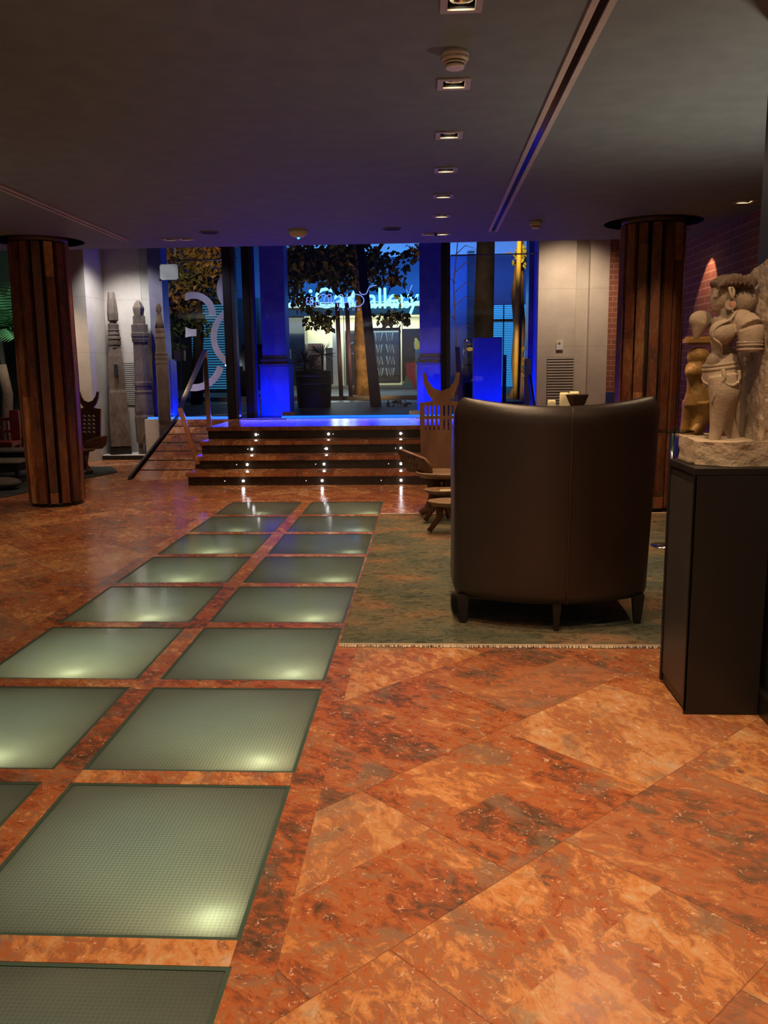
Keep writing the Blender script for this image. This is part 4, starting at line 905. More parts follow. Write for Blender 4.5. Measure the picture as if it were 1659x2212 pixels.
t, h = spire('stepped weathered timber spire with a faceted bud tip, middle of the three', -4.20, 12.48, None, 2020, .072, math.radians(24), 0)
prof_sq(t, 'bud_tip', [(565, 88), (500, 108), (480, 108), (430, 62), (405, 28)], h, 6, k=.55)
prof_sq(t, 'stepped_capital', [(838, 178), (800, 190), (790, 182), (778, 196), (742, 196), (735, 184), (655, 184), (650, 140), (566, 136)], h, 4)
prof_sq(t, 'timber_shaft', [(1372, 196), (1352, 200), (1345, 180), (1300, 180), (1292, 196), (1270, 200), (1255, 200), (1248, 180), (839, 160)], h, 4)
prof_sq(t, 'timber_foot', [(1900, 214), (1625, 222), (1600, 205), (1560, 214), (1373, 190)], h, 4)
for s in (-1, 1): b = MB(); b.box(s * .08 - .03, s * .08 + .03, -.05, .05, 0.001, h(1900)); b.build('tenon', M_oldw, t)
t, h = spire('small weathered timber spire with a round finial, rightmost beside the ramp', -3.72, 11.90, None, 2020, .001, math.radians(24), 0); t.scale = (.98, .98, 1.03)
prof_sq(t, 'finial', [(700, 92), (640, 74), (600, 58), (548, 38), (540, 54), (510, 58), (480, 38), (468, 14)], h, 12, k=.5)
prof_sq(t, 'banded_head', [(945, 122), (930, 112), (800, 100), (790, 112), (770, 106), (760, 96), (740, 96), (735, 104), (701, 100)], h, 4)
prof_sq(t, 'timber_shaft', [(2019, 130), (1680, 140), (1640, 128), (1600, 138), (1520, 134), (1050, 128), (1040, 136), (1010, 128), (990, 136), (965, 130), (950, 138), (946, 138)], h, 4)
# vent grilles + thermostat
def grille(x0, x1, z0, z1, y, n, lb):
    t = thing('wall_vent', lb, 'wall vent', ((x0 + x1) / 2, y, z0), 0, 'louvred wall vents'); w = (x1 - x0) / 2; hh = z1 - z0
    b = MB(); b.box(-w, w, -.006, -.001, 0, hh); b.build('dark_backing', M_dark, t)
    b = MB(); st_ = hh / n
    for k in range(n): b.box(-w, w, -.016, -.006, k * st_ + st_ * .30, k * st_ + st_ * .92)
    b.build('louvre_slats', M_conc, t)
grille(-4.655, -4.35, .78, 1.43, 12.8, 22, 'narrow louvred wall vent between the two left spires'); grille(1.67, 2.035, .70, 1.42, 12.1, 19, 'louvred wall vent below the thermostat on the right')
tm = thing('thermostat', 'small white wall thermostat above the right vent', 'thermostat', (1.835, 12.098, 1.515)); b = MB(); b.box(-.046, .046, -.025, 0, 0, .122, .004); b.build('case', M_white, tm); b = MB(); b.box(-.026, .008, -.028, -.0255, .078, .108); b.build('display', mat('amber_display', (.35, .22, .02), .3), tm)
# navy post and leaning board by the right jamb
a = at(1139, 840, 11.9); b = MB(); b.box(-.04, .04, -.04, .04, .001, .80, .004); o = b.build('navy_post', mat('navy_paint', (.05, .05, .16), .5)); o.location = (a.x, 11.9, RZ); tag(o, 'short square navy post just left of the thermostat wall', 'post')
a = at(1157, 860, 11.4); t = thing('leaning_display', 'dark flat display board leaning in front of the thermostat wall', 'display board', (a.x, 11.4, RZ))
b = MB(); b.box(-.012, .012, -.16, .16, 0.02, .60, .004, Matrix.Rotation(math.radians(-9), 4, 'Y')); b.build('board', M_black, t); b = MB(); b.box(-.07, .05, -.14, .14, 0.001, .018, .003); b.build('stand', mat('blue_stand', (.04, .06, .30), .4), t)
# ------------------------------------------------------------------ left side seating
t = thing('red_bench', 'red lacquered bench with carved spindle rails at the far left', 'bench', (-5.85, 10.9, 0)); t.rotation_euler = (0, 0, math.radians(12))
b = MB(); b.box(-.6, .42, -.25, .25, .34, .40, .01); b.build('seat', M_redw, t)
b = MB(); b.box(.32, .44, .10, .20, .401, .80, .012); b.build('corner_post', M_redw, t)
b = MB(); b.box(-.6, .32, .13, .17, .66, .70, .008); b.build('top_rail', M_redw, t); b = MB(); b.box(-.6, .32, .13, .17, .50, .53, .006); b.build('lower_rail', M_redw, t)
for k in range(14): b = MB(); b.lathe([(.010, .401), (.014, .45), (.008, .5), (.014, .6), (.009, .66)], 8, Matrix.Translation((-.56 + k * .064, .15, 0))); b.build('spindle', M_redw, t)
for x in (-.55, .38):
    for y in (-.2, .2): b = MB(); b.box(x - .035, x + .035, y - .035, y + .035, .012, .34, .004); b.build('leg', M_redw, t)
for x, y, z, w, lb in ((-5.15, 10.25, .34, .34, 'pale-topped low table nearer the red bench'), (-5.05, 9.65, .27, .38, 'pale-topped low table just left of the column foot')):
    t = thing('low_table', lb, 'low table', (x, y, 0), 0, 'low tables on the charcoal rug')
    b = MB(); b.box(-w, w, -.22, .22, z, z + .02, .003); b.build('pale_top', mat('pale_tabletop', (.30, .28, .23), .4), t); b = MB(); b.box(-w + .04, w - .04, -.18, .18, z - .10, z - .001, .004); b.build('apron', M_blackw, t)
    for sx_ in (-1, 1):
        for sy_ in (-1, 1): b = MB(); b.box(sx_ * (w - .06) - .02, sx_ * (w - .06) + .02, sy_ * .15 - .02, sy_ * .15 + .02, .012, z - .10); b.build('leg', M_blackw, t)
t = thing('grey_floor_cushion', 'grey floor cushion in the shadow left of the column foot', 'cushion', (-4.75, 9.15, .012)); b = MB(); b.ell((0, 0, .07), (.22, .18, .065)); b.build('cover', mat('grey_fabric', (.10, .085, .08), .9), t)
# indoor palms far left
def palm(x, y, lb, n=16, h0=1.0, sd=1):
    rnd = random.Random(sd); t = thing('potted_palm', lb, 'palm', (x, y, 0), 0, 'green palms on the far left')
    b = MB(); b.lathe([(.18, .012), (.24, .45), (.25, .47), (.20, .46), (.20, .40)], 24, cap=False); b.lathe([(.19, .39), (.19, .40)], 20); b.build('pot', M_soil, t)
    b = MB(); b.tube([(0, 0, .40), (.03, 0, h0), (.0, .02, h0 + .6)], [.05, .04, .03], 10); b.build('trunk', M_barkd, t)
    b = MB()
    for k in range(n):
        a = rnd.uniform(0, 6.28); L_ = rnd.uniform(.6, .95); el = rnd.uniform(.2, 1.3); p = Vector((0, 0, h0 + .5)); d = Vector((math.cos(a) * math.cos(el), math.sin(a) * math.cos(el), math.sin(el)))
        pts = []
        for i in range(15):
            pts.append(p.copy()); p += d * (L_ / 15); d = (d + Vector((0, 0, -.085))).normalized()
        for i in range(2, 15):
            dd = (pts[i] - pts[i - 1]).normalized(); sd_ = dd.cross(Vector((0, 0, 1))).normalized(); l_ = .30 * math.sin(math.pi * (i / 15) ** .8) + .05
            for s in (-1, 1):
                tip = pts[i] + sd_ * s * l_ + dd * l_ * .5 - Vector((0, 0, l_ * .35)); b.quad([pts[i], pts[i] + dd * .028, tip, pts[i] - dd * .012])
    b.build('fronds', M_green2, t, fix=False)
b = MB(); b.box(-9, -5.4, 14.6, 14.7, 0, 3.4); b.box(-5.45, -5.4, 12.9, 14.6, 0, 3.4); struct('wall_garden', b, mat('dark_green_wall', (.03, .045, .03), .8))
b = MB(); b.box(-9, -5.45, 13.0, 14.6, -.3, 0); struct('ground_garden', b, M_dark)
palm(-6.45, 12.75, 'green palm with arching fronds at the far left, behind the column', 22, 1.4, 3); palm(-8.2, 12.75, 'second green palm against the dark garden wall at the far left', 26, 1.3, 8)
spot((-6.2, 11.2, 2.6), (-.1, 1, -.45), 90, 110, .8, (.80, 1, .85), .1); 
b = MB(); b.tube([(0, 0, 0), (0, 0, .5), (.06, 0, 1.0), (0, .02, 1.4)], [.10, .08, .07, .06], 10); o = b.build('driftwood', M_oldw); o.location = (-5.95, 11.75, .0); tag(o, 'pale driftwood trunk standing among the palms at the far left', 'trunk')
# ------------------------------------------------------------------ outside
b = MB(); b.box(-4.06, 16, 12.30, 12.96, RZ - .25, RZ); b.box(-5.3, 16, 12.96, 14.8, RZ - .25, RZ); b.box(-18, 16, 14.8, 17.5, RZ - .25, RZ); b.box(-18, 16, 21.6, 40, RZ - .25, RZ + .0); struct('ground_pavement', b, M_pave)
b = MB(); b.box(-18, 16, 17.5, 21.6, RZ - .25, RZ - .10); struct('ground_road', b, M_road)
b = MB(); b.box(-18, 16, 17.4, 17.52, RZ - .15, RZ + .004); b.box(-18, 16, 21.58, 21.7, RZ - .15, RZ + .004); struct('trim_2', b, mat('pale_kerb', (.40, .36, .38), .6))
FY = 30.0
def fx(u): return at(u, 700, FY).x
def fz(v): return at(780, v, FY).z
bd = thing('gallery_building', 'navy fronted building across the street with a bright ground floor gallery', 'building', (0, FY, RZ))
def fb(u0, u1, v0, v1, y0, y1, m, nm, par=bd, bev=0):
    b = MB(); b.box(fx(u0), fx(u1), y0, y1, fz(v1) - RZ, fz(v0) - RZ, bev); return b.build(nm, m, par)
fb(250, 1400, 350, 640, 0, 1, M_facade, 'upper_wall')
fb(596, 915, 520, 556, -.06, 0, M_fband, 'pale_upper_panel'); fb(965, 1160, 520, 556, -.06, 0, M_fband, 'pale_upper_panel')
fb(600, 918, 641, 655, -.6, 0, M_facade, 'fascia'); fb(622, 918, 655, 664, -.62, -.1, M_shop_l, 'light_strip'); fb(610, 918, 665, 682, -.4, 0, M_dkpan, 'window_header')
fb(560, 610, 640, 840, -.1, 1, M_dkpan, 'dark_pier'); fb(918, 968, 640, 840, -.1, 1, M_dkpan, 'right_pier'); fb(250, 560, 640, 840, 0, .9, M_dkpan, 'side_wall'); fb(968, 1400, 640, 840, 0, 1, M_facade, 'side_wall')
b = MB(); b.box(fx(600), fx(925), 1, 1.1, .0, fz(640) - RZ); b.box(fx(600), fx(925), -.0, 5, -.0 + .001, .02); b.build('shop_interior', M_shopw, bd)
b = MB(); b.box(fx(600), fx(925), .0, 1.1, fz(682) - RZ, fz(680) - RZ + .1); b.build('shop_ceiling', M_shop_l, bd)
area((fx(770), FY + .45, fz(690)), (0, .15, -1), 5.0, .5, 85, (1, 1, .74), 'shop_light'); area((fx(770), FY - .1, fz(700)), (0, 1, -.2), 5.0, .6, 26, (1, 1, .74), 'shop_light')
fb(610, 656, 665, 836, -.05, .9, mat('dark_bay_glass', (.05, .06, .075), .2), 'dark_shop_bay')  # plain dark panel filling the left shop bay
fb(716, 728, 690, 835, .2, .5, M_shopw, 'inner_pillar')
fb(700, 718, 750, 830, .3, .8, M_dkpan, 'dark_display_case')
fb(660, 690, 740, 830, .4, .9, mat('brown_display', (.16, .09, .07), .5), 'brown_display_case')
fb(620, 918, 832, 838, -.3, .2, mat('pale_sill', (.5, .5, .42), .5), 'shop_sill')
for u in (656, 742, 800, 868): fb(u, u + 1.6, 682, 834, -.06, -.02, M_dkpan, 'mullion')
# shop panels
dp = thing('dark_shop_panel', 'dark panel with an arch emblem in the gallery window, left of the trunk', 'sign panel', (fx(763), FY - .1, fz(834)));
b = MB(); b.box(-.28, .28, -.03, 0, 0, fz(714) - fz(834)); b.build('panel', M_dkpan, dp)
b = MB(); zc = fz(755) - fz(834); b.tube([(-.14, -.05, zc - .28), (-.14, -.05, zc - .05), (-.07, -.05, zc - .02)] , .02, 6); b.tube([(.14, -.05, zc - .28), (.14, -.05, zc - .05), (.07, -.05, zc - .02)], .02, 6); b.tube([(.13 * math.sin(a / 10 * 5.2 + .55) * 1.0, -.05, zc + .1 - .13 * math.cos(a / 10 * 5.2 + .55)) for a in range(11)], .02, 6); b.tube([(-.14, -.05, zc - .14), (.14, -.05, zc - .14)], .02, 6); b.build('arch_emblem', M_paper, dp)
mb_ = thing('zigzag_display', 'framed window display with four rows of white zigzag marks', 'display', (fx(830), FY - .15, fz(826)))
wz, hz_ = fx(863) - fx(796), fz(711) - fz(826)
b = MB(); b.box(-wz / 2, wz / 2, 0, .03, .0, hz_); b.build('grey_sheet', mat('grey_sheet', (.15, .17, .17), .5), mb_)
b = MB()
for x in (-wz / 2, wz / 2): b.box(x - .03, x + .03, -.03, .05, 0, hz_)
for z in (0, .22, hz_): b.box(-wz / 2, wz / 2, -.03, .05, z - .03, z + .03)
b.build('frame', M_black, mb_)
rz_ = random.Random(4)
for r_ in range(4):
    b = MB(); z0 = hz_ - .42 - r_ * .40
    for g in ((-.30, -.03), (.05, .36)):
        x = g[0] + rz_.uniform(-.03, .03); up = True; pts = []
        while x < g[1]: pts.append((x, -.04, z0 + (.28 if up else .0))); x += rz_.uniform(.03, .07); up = not up
        b.tube(pts, .013, 5)
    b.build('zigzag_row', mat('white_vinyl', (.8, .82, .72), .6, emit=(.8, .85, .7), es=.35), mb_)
hp = thing('letter_panel', 'dark panel with a white letter H, right of the zigzag display', 'sign panel', (fx(888) + .12, FY - .2, fz(800))); b = MB(); b.box(-.42, .28, 0, .03, -.4, fz(712) - fz(800)); b.build('panel', M_dkpan, hp); text('H', .34, M_paper, 'letter_h', hp, Matrix.Translation((.08, -.02, fz(755) - fz(800))) @ FACE, .01)
pr = thing('red_poster_stand', 'red poster stand beside the letter panel at the shop door', 'poster stand', (fx(889), FY - .5, RZ)); b = MB(); b.prism([(-.20, .85), (.22, .9), (.24, 0), (.05, 0), (-.02, .25), (-.18, .45)], .04); b.build('red_sheet', M_postr, pr)
b.bm = bmesh.new(); b.prism([(-.18, .45), (-.02, .25), (.05, .02), (-.28, .02), (-.28, .2)], .05); b.build('green_shape', M_green, pr); b = MB(); b.box(-.12, .10, -.02, 0, 1.0 - .12, 1.12 - .12); b.build('dark_header', M_dkpan, pr)
b = MB(); b.box(-.32, .05, -.05, .1, 0, .16, .01); b.build('pale_foot', M_teal, pr)
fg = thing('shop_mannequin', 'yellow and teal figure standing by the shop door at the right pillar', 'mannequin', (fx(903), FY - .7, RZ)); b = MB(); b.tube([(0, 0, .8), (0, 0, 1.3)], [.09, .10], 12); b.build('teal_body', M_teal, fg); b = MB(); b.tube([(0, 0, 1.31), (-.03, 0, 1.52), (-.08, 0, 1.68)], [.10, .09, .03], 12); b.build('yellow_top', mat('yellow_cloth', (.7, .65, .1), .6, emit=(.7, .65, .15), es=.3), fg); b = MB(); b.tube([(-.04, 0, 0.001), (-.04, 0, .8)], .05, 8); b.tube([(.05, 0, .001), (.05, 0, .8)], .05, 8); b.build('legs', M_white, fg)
# neon sign
ns = thing('neon_sign', 'glowing cyan handwritten gallery sign across the street', 'neon sign', (fx(770), FY - .7, fz(655)))
def neon(s_, u, v, size, m=M_tube, sx=1.0):
    p = at(u, v, FY - .75); w_ = Vector((p.x - ns.location.x, -.05, p.z - ns.location.z)); return text(s_, size, m, 'neon_word', ns, Matrix.Translation(w_) @ FACE, .02, sx, .004)
neon('tiCar', 708, 665, .95, sx=1.0); neon('Gallery', 830, 665, .95, sx=.84)
p = at(614, 640, FY - .7); b = MB(); b.prism([(-.14, -.30), (.12, -.38), (.12, .28), (-.14, .42)], .06, Matrix.Translation((p.x - ns.location.x, -.1, p.z - ns.location.z))); b.build('lit_end_panel', M_tube, ns)
p = at(858, 665, FY - .8); text('Auto', .42, M_tube, 'neon_small_word', ns, Matrix.Translation((p.x - ns.location.x, -.12, p.z - ns.location.z)) @ FACE, .02, 1, .01)
area((fx(760), FY - 1.6, fz(640)), (0, 1, .35), 7, .12, 150, (.03, .28, 1), 'neon_glow_light')
area((fx(1060), FY - 1.6, fz(600)), (0, 1, .0), 5, 1, 60, (.05, .18, 1), 'added_blue_wash')  # added area lamp washing the facade blue; no street lamp stands here
point((-2.4, 24, 2.0), 60, (.9, .95, .8), .4)
spot((.3, 19.4, 1.4), (-2.0, 3.1, .1), 420, 46, .7, (1, .58, .20), .1)
b = MB(); b.box(fx(660) - ns.location.x, fx(890) - ns.location.x, -.03, .099, -.06, -.03); b.build('mounting_rail', M_black, ns)
# blinds window right
bw = thing('blind_window', 'window with glowing blue horizontal blinds right of the pale trunk', 'window', (fx(1106), FY - .1, fz(860)));
x0, x1 = fx(1062) - fx(1106), fx(1150) - fx(1106); zt = fz(663) - fz(860); b = MB(); n = 52
for k in range(n): b.box(x0, x1, -.03, -.01, zt * k / n, zt * (k + .66) / n)
b.build('slats', M_blind, bw); b = MB(); b.box(x0 - .05, x1 + .05, -.0, .02, 0, zt); b.build('dark_glass', M_dkpan, bw)
b = MB(); zr = fz(697) - fz(860); b.box(x0, x1, -.06, -.03, zr - .05, zr + .05); 
for u in (1087,): b.box(fx(u) - fx(1106) - .02, fx(u) - fx(1106) + .02, -.06, -.03, 0, zt)
for x in (x0, x1): b.box(x - .05, x + .05, -.06, 0, -.05, zt + .05)
b.build('frame', M_black, bw)
sh = thing('louvre_panel', 'tall dark louvred panel beside the dark trunk across the street', 'louvre panel', (fx(1016), FY - .13, RZ)); b = MB()
for k in range(60): b.box(-.12, .12, -.03, 0, .08 + k * .075, .08 + k * .075 + .04)
b.build('slats', M_dkpan, sh); b = MB(); b.box(-.8, -.12, .05, .1, 0, 4.4); b.build('blue_panel', mat('blue_wall_panel', (.10, .14, .35), .6), sh)
# left: lit louvred shutter behind the big sticker
lw = thing('lit_shutter', 'louvred shutter with cool light seen through the left pane', 'shutter', (at(455, 780, 26).x, 26, RZ)); b = MB(); rl = random.Random(2)
for k in range(34): b.box(-.55, .6, -.03, 0, .12 + k * .075, .12 + k * .075 + .038)
b.build('slats', M_cyanw, lw); b = MB(); b.box(-.6, .65, .03, .08, 0, 2.8); b.build('back_panel', M_dkpan, lw)
hl = at(483, 789, 22); cr_ = thing('added_van', 'added dark van with one bright white headlight, behind the left pane', 'van', (hl.x + .35, 22.6, RZ - .1)); b = MB(); b.box(-.2, 1.1, -.5, 1.6, .25, .75, .06); b.box(-.1, 1.1, -.1, 1.5, .76, 1.45, .12); b.build('body', M_black, cr_); b = MB(); b.ell((-.25 + .05, -.52, hl.z - RZ + .1), (.13, .05, .06)); b.build('flare', mat('flare', (1, 1, 1), .3, emit=(.75, .95, 1), es=14), cr_)  # van is made up to carry a bright flare
for x in (0, .9): b = MB(); b.lathe([(.25, -.08), (.25, .08)], 20, Matrix.Translation((x, -.2, .25)) @ Matrix.Rotation(math.pi / 2, 4, 'Y')); b.build('wheel', M_dark, cr_)
# trees
def leaves(b, n, c, r, size, rnd, sq=1.0):
    for _ in range(n):
        while True:
            p = Vector((rnd.uniform(-1, 1), rnd.uniform(-1, 1), rnd.uniform(-1, 1)))
            if p.length < 1: break
        p = Vector(c) + Vector((p.x * r[0], p.y * r[1], p.z * r[2])); s = size * rnd.uniform(.6, 1.3)
        d = Vector((rnd.uniform(-1, 1), rnd.uniform(-1, 1), rnd.uniform(-1.4, .3))).normalized(); u = d.cross(Vector((rnd.uniform(-1, 1), rnd.uniform(-1, 1), .2))).normalized(); w = d.cross(u)
        b.quad([p, p + d * s * .45 + u * s * .34 + w * s * .1, p + d * s, p + d * s * .45 - u * s * .34 + w * s * .1])
rnd = random.Random(5)
t1 = thing('street_tree', 'mottled orange plane tree trunk with hanging leaves in the middle of the doorway view', 'tree', (at(782, 850, 22.5).x, 22.5, RZ))
b = MB(); b.tube([(.0, 0, 0.0), (.02, 0, .3), (-.02, 0, 1.2), (.03, 0, 2.2), (-.02, 0, 3.4), (-.06, 0, 5.2)], [.27, .20, .19, .17, .15, .12], 14); b.build('trunk', M_bark, t1)
b = MB(); b.tube([(-.02, 0, 3.1), (-.8, -.2, 3.9), (-1.8, -.4, 4.4)], [.08, .05, .02], 8); b.tube([(-.02, 0, 3.0), (.6, -.3, 3.8), (1.4, -.5, 4.3)], [.08, .05, .02], 8); b.build('branches', M_barkd, t1)
b = MB(); X0 = t1.location.x
for u, v, y, ru, rv, n in ((640, 560, 21, .7, .45, 500), (700, 570, 21, .9, .45, 640), (755, 560, 21, .7, .7, 700), (830, 575, 21, .6, .4, 240), (620, 600, 21, .35, .5, 180), (720, 618, 21, .5, .3, 60), (660, 650, 20.5, .28, .22, 90), (690, 690, 20, .36, .22, 110), (705, 700, 20, .12, .1, 14), (850, 685, 20, .42, .2, 110), (880, 640, 20.5, .35, .2, 14), (900, 545, 20, .35, .2, 60), (640, 640, 20.5, .2, .4, 50), (840, 612, 20.6, .5, .15, 30)):
    p = at(u, v, y); leaves(b, n, (p.x - X0, y - 22.5, p.z - RZ), (ru, .7, rv), .16, rnd)
o = b.build('foliage', M_leafd, t1, fix=False); o['kind'] = 'stuff'
b = MB()
for u, v, y, ru, rv, n in ((625, 560, 20.4, .5, .4, 60), (740, 560, 20.4, .5, .45, 80), (665, 590, 20.4, .6, .3, 40), (780, 600, 20.4, .3, .4, 50), (905, 545, 19.6, .3, .25, 30), (850, 600, 20.3, .35, .25, 14)):
    p = at(u, v, y); leaves(b, n, (p.x - X0, y - 22.5, p.z - RZ), (ru, .5, rv), .15, rnd)
o = b.build('autumn_foliage', M_leafa, t1, fix=False); o['kind'] = 'stuff'
spot((-2.6, 19.5, .8), (.35, .5, 1), 90, 100, .6, (1, .62, .25), .1); spot((-.6, 19.6, 3.0), (-.75, 2.2, -.8), 200, 40, .6, (1, .62, .25), .1)
a, c = at(812, 877, 15.6), at(775, 500, 15.6)
b = MB(); b.tube([(0, 0, 0), ((c - a).x * .5, 0, (c.z - a.z) * .5), ((c - a).x, 0, c.z - a.z)], [.105, .085, .070], 12); o = thing('leaning_tree', 'slim leaning dark tree trunk in front of the zigzag display', 'tree', (a.x, 15.6, RZ)); b.build('bark_column', M_barkd, o)
b = MB(); leaves(b, 60, (0, 0, .06), (.25, .15, .06), .07, rnd); o = b.build('ground_weeds', M_leafd, fix=False); o.location = (a.x + .42, 15.5, RZ); tag(o, 'tuft of dark weeds at the foot of the slim leaning trunk', 'weeds', kind='stuff')
# left autumn tree
p = at(415, 620, 17); t2 = thing('street_tree', 'tree with warm lit autumn leaves behind the big 83 sticker', 'tree', (p.x, 17, RZ))
b = MB(); b.tube([(-.1, .3, 0), (0, .3, 1.4), (.1, .2, 3.6)], [.13, .10, .06], 10); b.build('trunk', M_barkd, t2)
b = MB()
for u, v, ru, rv, n in ((400, 560, .55, .45, 420), (460, 550, .5, .4, 380), (390, 640, .4, .35, 220), (430, 600, .5, .3, 240)):
    q = at(u, v, 17); leaves(b, n, (q.x - p.x, 0, q.z - RZ), (ru, .4, rv), .12, rnd)
o = b.build('autumn_foliage', M_leafa, t2, fix=False); o['kind'] = 'stuff'
b = MB()
for u, v, ru, rv, n in ((460, 620, .5, .3, 240), (400, 680, .3, .4, 160), (430, 700, .3, .3, 80), (375, 720, .2, .5, 90)):
    q = at(u, v, 17.4); leaves(b, n, (q.x - p.x, .4, q.z - RZ), (ru, .4, rv), .12, rnd)
o = b.build('green_foliage', M_leafg, t2, fix=False); o['kind'] = 'stuff'
spot((-4.0, 14.6, 3.4), (-.15, 1, .03), 110, 110, .8, (1, .68, .3), .1)
# big dark trunk, pale trunk with lit pole
a, c = at(1040, 862, 20), at(1050, 500, 20)
b = MB(); b.tube([(0, 0, -.0), (.02, 0, 1.2), (c.x - a.x, 0, c.z - RZ)], [.30, .24, .20], 14); o = thing('dark_tree', 'thick dark tree trunk behind the blue block', 'tree', (a.x, 20, RZ)); b.build('bark_column', M_barkd, o)
spot((a.x - 1.4, 18.6, 3.4), (1.3, 1.2, 0), 40, 60, .8, (1, .55, .25), .1)
a = at(1120, 862, 18.6); t3 = thing('bare_tree', 'pale knotty trunk with few yellow leaves beside the lit yellow pole', 'tree', (a.x, 18.6, RZ))
b = MB(); b.tube([(-.05, 0, 0), (.02, 0, .25), (-.04, 0, .8), (0, 0, 1.5), (-.06, 0, 2.2), (-.02, 0, 2.8), (.04, 0, 3.3)], [.20, .15, .13, .13, .13, .10, .03], 12); b.build('trunk', M_barkp, t3)
b = MB(); b.tube([(-.02, 0, 2.9), (.3, -.1, 2.75), (.5, -.2, 2.3)], [.02, .014, .006], 6); b.tube([(-.02, 0, 2.9), (-.25, -.1, 3.05), (-.45, -.1, 3.0)], [.02, .014, .006], 6); b.build('twigs', M_barkp, t3)
b = MB(); leaves(b, 90, (.10, -.15, 2.95), (.28, .2, .22), .13, rnd); leaves(b, 34, (.38, -.15, 2.2), (.15, .1, .35), .11, rnd); o = b.build('yellow_leaves', mat('yellow_leaf', (.42, .36, .06), .5), t3, fix=False); o['kind'] = 'stuff'
b = MB()
for _ in range(40): 
    x, z = rnd.uniform(-.0, .17), rnd.uniform(.1, 1.1); b.ell((x * (1.1 - z * .5), -.1, z), (.045, .04, .04), 8)
mobj('ivy_growth', remesh(b, .015, 1), mat('mustard_moss', (.38, .24, .03), .9, c2=(.2, .12, .02), scale=12, bump=.6, bscale=30), t3)
a = at(1113, 864, 18.2); c = at(1122, 500, 18.2)
b = MB(); b.tube([(0, 0, 0), (c.x - a.x, 0, c.z - RZ)], .048, 12); o = b.build('street_pole', M_ylw); o.location = (a.x, 18.2, RZ); tag(o, 'round street pole lit yellow at its top, in front of the pale trunk', 'pole')
spot((a.x - .1, 17.2, 4.0), (.12, 1.0, -.25), 120, 70, .8, (1, .72, .25), .08); spot((a.x - .5, 16.4, 1.6), (.35, 2, -.2), 170, 50, .8, (1, .72, .45), .08)
# thin bare sapling
p = at(985, 830, 16); t4 = thing('bare_sapling', 'thin bare branches just right of the black doorway post', 'sapling', (p.x, 16, RZ)); b = MB()
b.tube([(0, 0, 0), (.0, 0, 1.2), (-.05, 0, 2.2), (.05, 0, 3.2)], [.02, .015, .012, .006], 6)
for z, s in ((1.3, 1), (1.55, -1), (1.8, 1), (2.05, 1), (2.2, -1), (2.4, 1), (2.7, 1)): b.tube([(-.02, 0, z), (s * .16, -.05, z + .16), (s * .34, -.08, z + .10)], [.010, .007, .003], 5)
b.build('branches', mat('pale_twig', (.45, .28, .20), .7), t4)
spot((p.x - .2, 14.4, 2.6), (.15, 1.6, 0), 24, 70, .8, (1, .6, .4), .08)
# planter with yuccas, posts
pt = thing('street_planter', 'large dark round planter with two spiky yuccas in the left of the doorway view', 'planter', (at(679, 870, 15.6).x, 15.6, RZ))
b = MB(); b.lathe([(.30, 0.001), (.335, .66), (.31, .665), (.30, .60)], 40, cap=False); b.build('tub', M_soil, pt)
b = MB()
for z in (.42, .56): b.lathe([(.325 + z * .02, z), (.329 + z * .02, z + .006), (.325 + z * .02, z + .012)], 40, cap=False)
b.build('hoops', M_steel, pt); b = MB(); b.lathe([(.30, .58), (.30, .60)], 30); b.build('soil', M_dark, pt)
for k, (x, y, h_) in enumerate(((.16, 0, .95), (-.17, .05, .85), (-.04, -.1, .7))):
    b = MB(); b.tube([(x, y, .6), (x + .01, y, h_)], .022, 8); b.build('yucca_stem', M_barkd, pt); b = MB()
    for _ in range(70):
        a = rnd.uniform(0, 6.28); el = rnd.uniform(-.4, 1.4); l_ = rnd.uniform(.2, .32); d = Vector((math.cos(a) * math.cos(el), math.sin(a) * math.cos(el), math.sin(el))); u_ = d.cross(Vector((0, 0, 1.01))).normalized() * .010; p0 = Vector((x, y, h_)); b.quad([p0 - u_, p0 + u_, p0 + d * l_ * .7 + u_ * .8 - Vector((0, 0, .02)), p0 + d * l_ - Vector((0, 0, .05))])
    b.build('yucca_leaves', M_leafd, pt, fix=False)
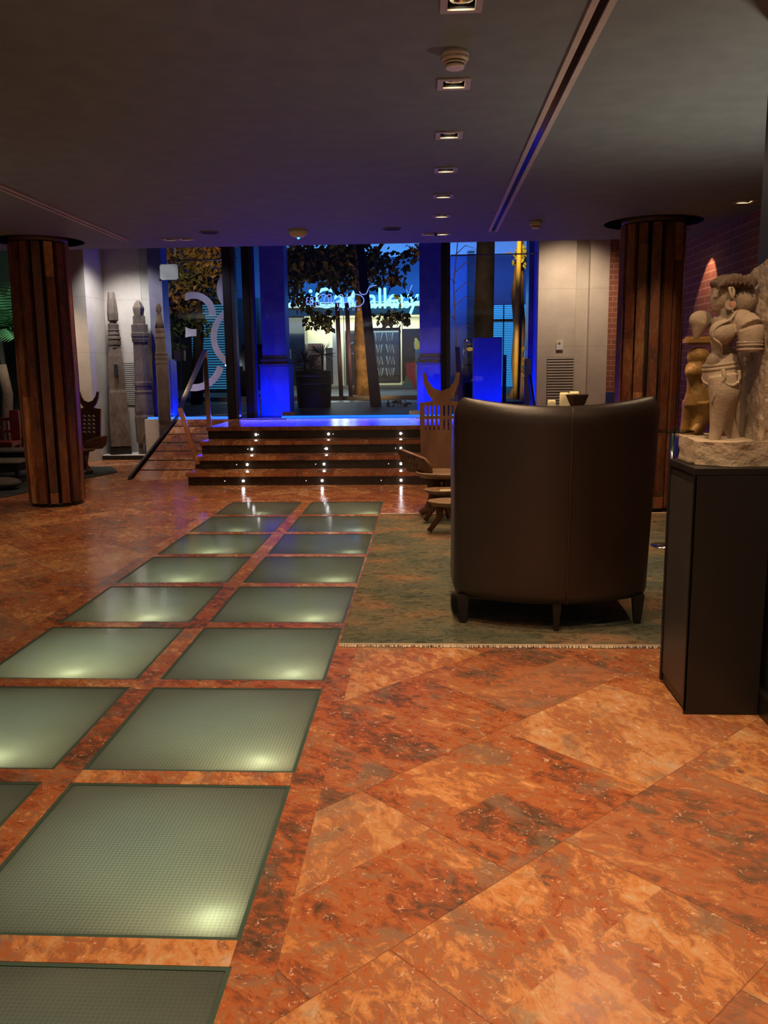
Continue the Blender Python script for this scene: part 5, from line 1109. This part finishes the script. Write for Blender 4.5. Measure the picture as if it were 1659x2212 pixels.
for u, lb in ((737, 'thin purple street post left of the orange trunk, the left of two'), (758, 'thin purple street post partly before the orange trunk, the right of two')):
    a = at(u, 852, 21.4); b = MB(); b.tube([(0, 0, 0), (-.06, 0, 2.3)], .055, 10); o = b.build('purple_post', M_purple); o.location = (a.x, 21.4, RZ); tag(o, lb, 'post', 'thin purple street posts')
# parked scooter
sc = thing('parked_scooter', 'parked scooter with a round sage windshield and mirror, left of the blue block', 'scooter', (at(1005, 865, 16).x, 16, RZ)); sc.rotation_euler = (0, 0, 0)
b = MB(); b.ell((.03, 0, .42), (.17, .12, .30), 24); b.build('front_shield', M_gglass, sc); b = MB(); b.tube([(-.02, 0, .68), (-.03, 0, .95), (-.02, 0, 1.12)], .014, 8); b.build('mirror_stem', M_chrome, sc); b = MB(); b.ell((.06, 0, 1.16), (.10, .03, .06)); b.build('mirror', M_chrome, sc); b = MB(); b.ell((.08, -.03, 1.02), (.06, .05, .035)); b.build('indicator', mat('amber_lens', (.6, .35, .04), .3, emit=(.8, .45, .05), es=.4), sc); b = MB(); b.box(-.1, .2, .1, 1.2, .3, .75, .08); b.build('body', M_black, sc)
for y in (0, 1.1): b = MB(); b.lathe([(.22, -.05), (.22, .05)], 24, Matrix.Translation((.03, y, .221)) @ Matrix.Rotation(math.pi / 2, 4, 'Y')); b.build('wheel', M_dark, sc)
ps = thing('parking_post', 'short wooden post beside the blue block, capped pale', 'post', (at(1089, 860, 15).x, 15, RZ)); b = MB(); b.box(-.03, .03, -.03, .03, 0.001, .86, .004); b.build('shaft', mat('post_wood', (.18, .10, .09), .6), ps); b = MB(); b.box(-.035, .035, -.035, .035, .861, .90, .004); b.box(-.035, .035, -.035, .035, .62, .66); b.build('cap', mat('pale_cap', (.5, .35, .25), .6), ps)
# terracotta kerb bed in front of the pale trunk
b = MB(); b.box(-.4, .5, -.25, .25, 0, .03, .005); o = b.build('tree_bed', mat('terracotta_bed', (.30, .17, .13), .7)); o.location = (at(1110, 868, 16.5).x, 16.5, RZ + .001); tag(o, 'terracotta paved tree bed at the foot of the yellow pole', 'tree bed')
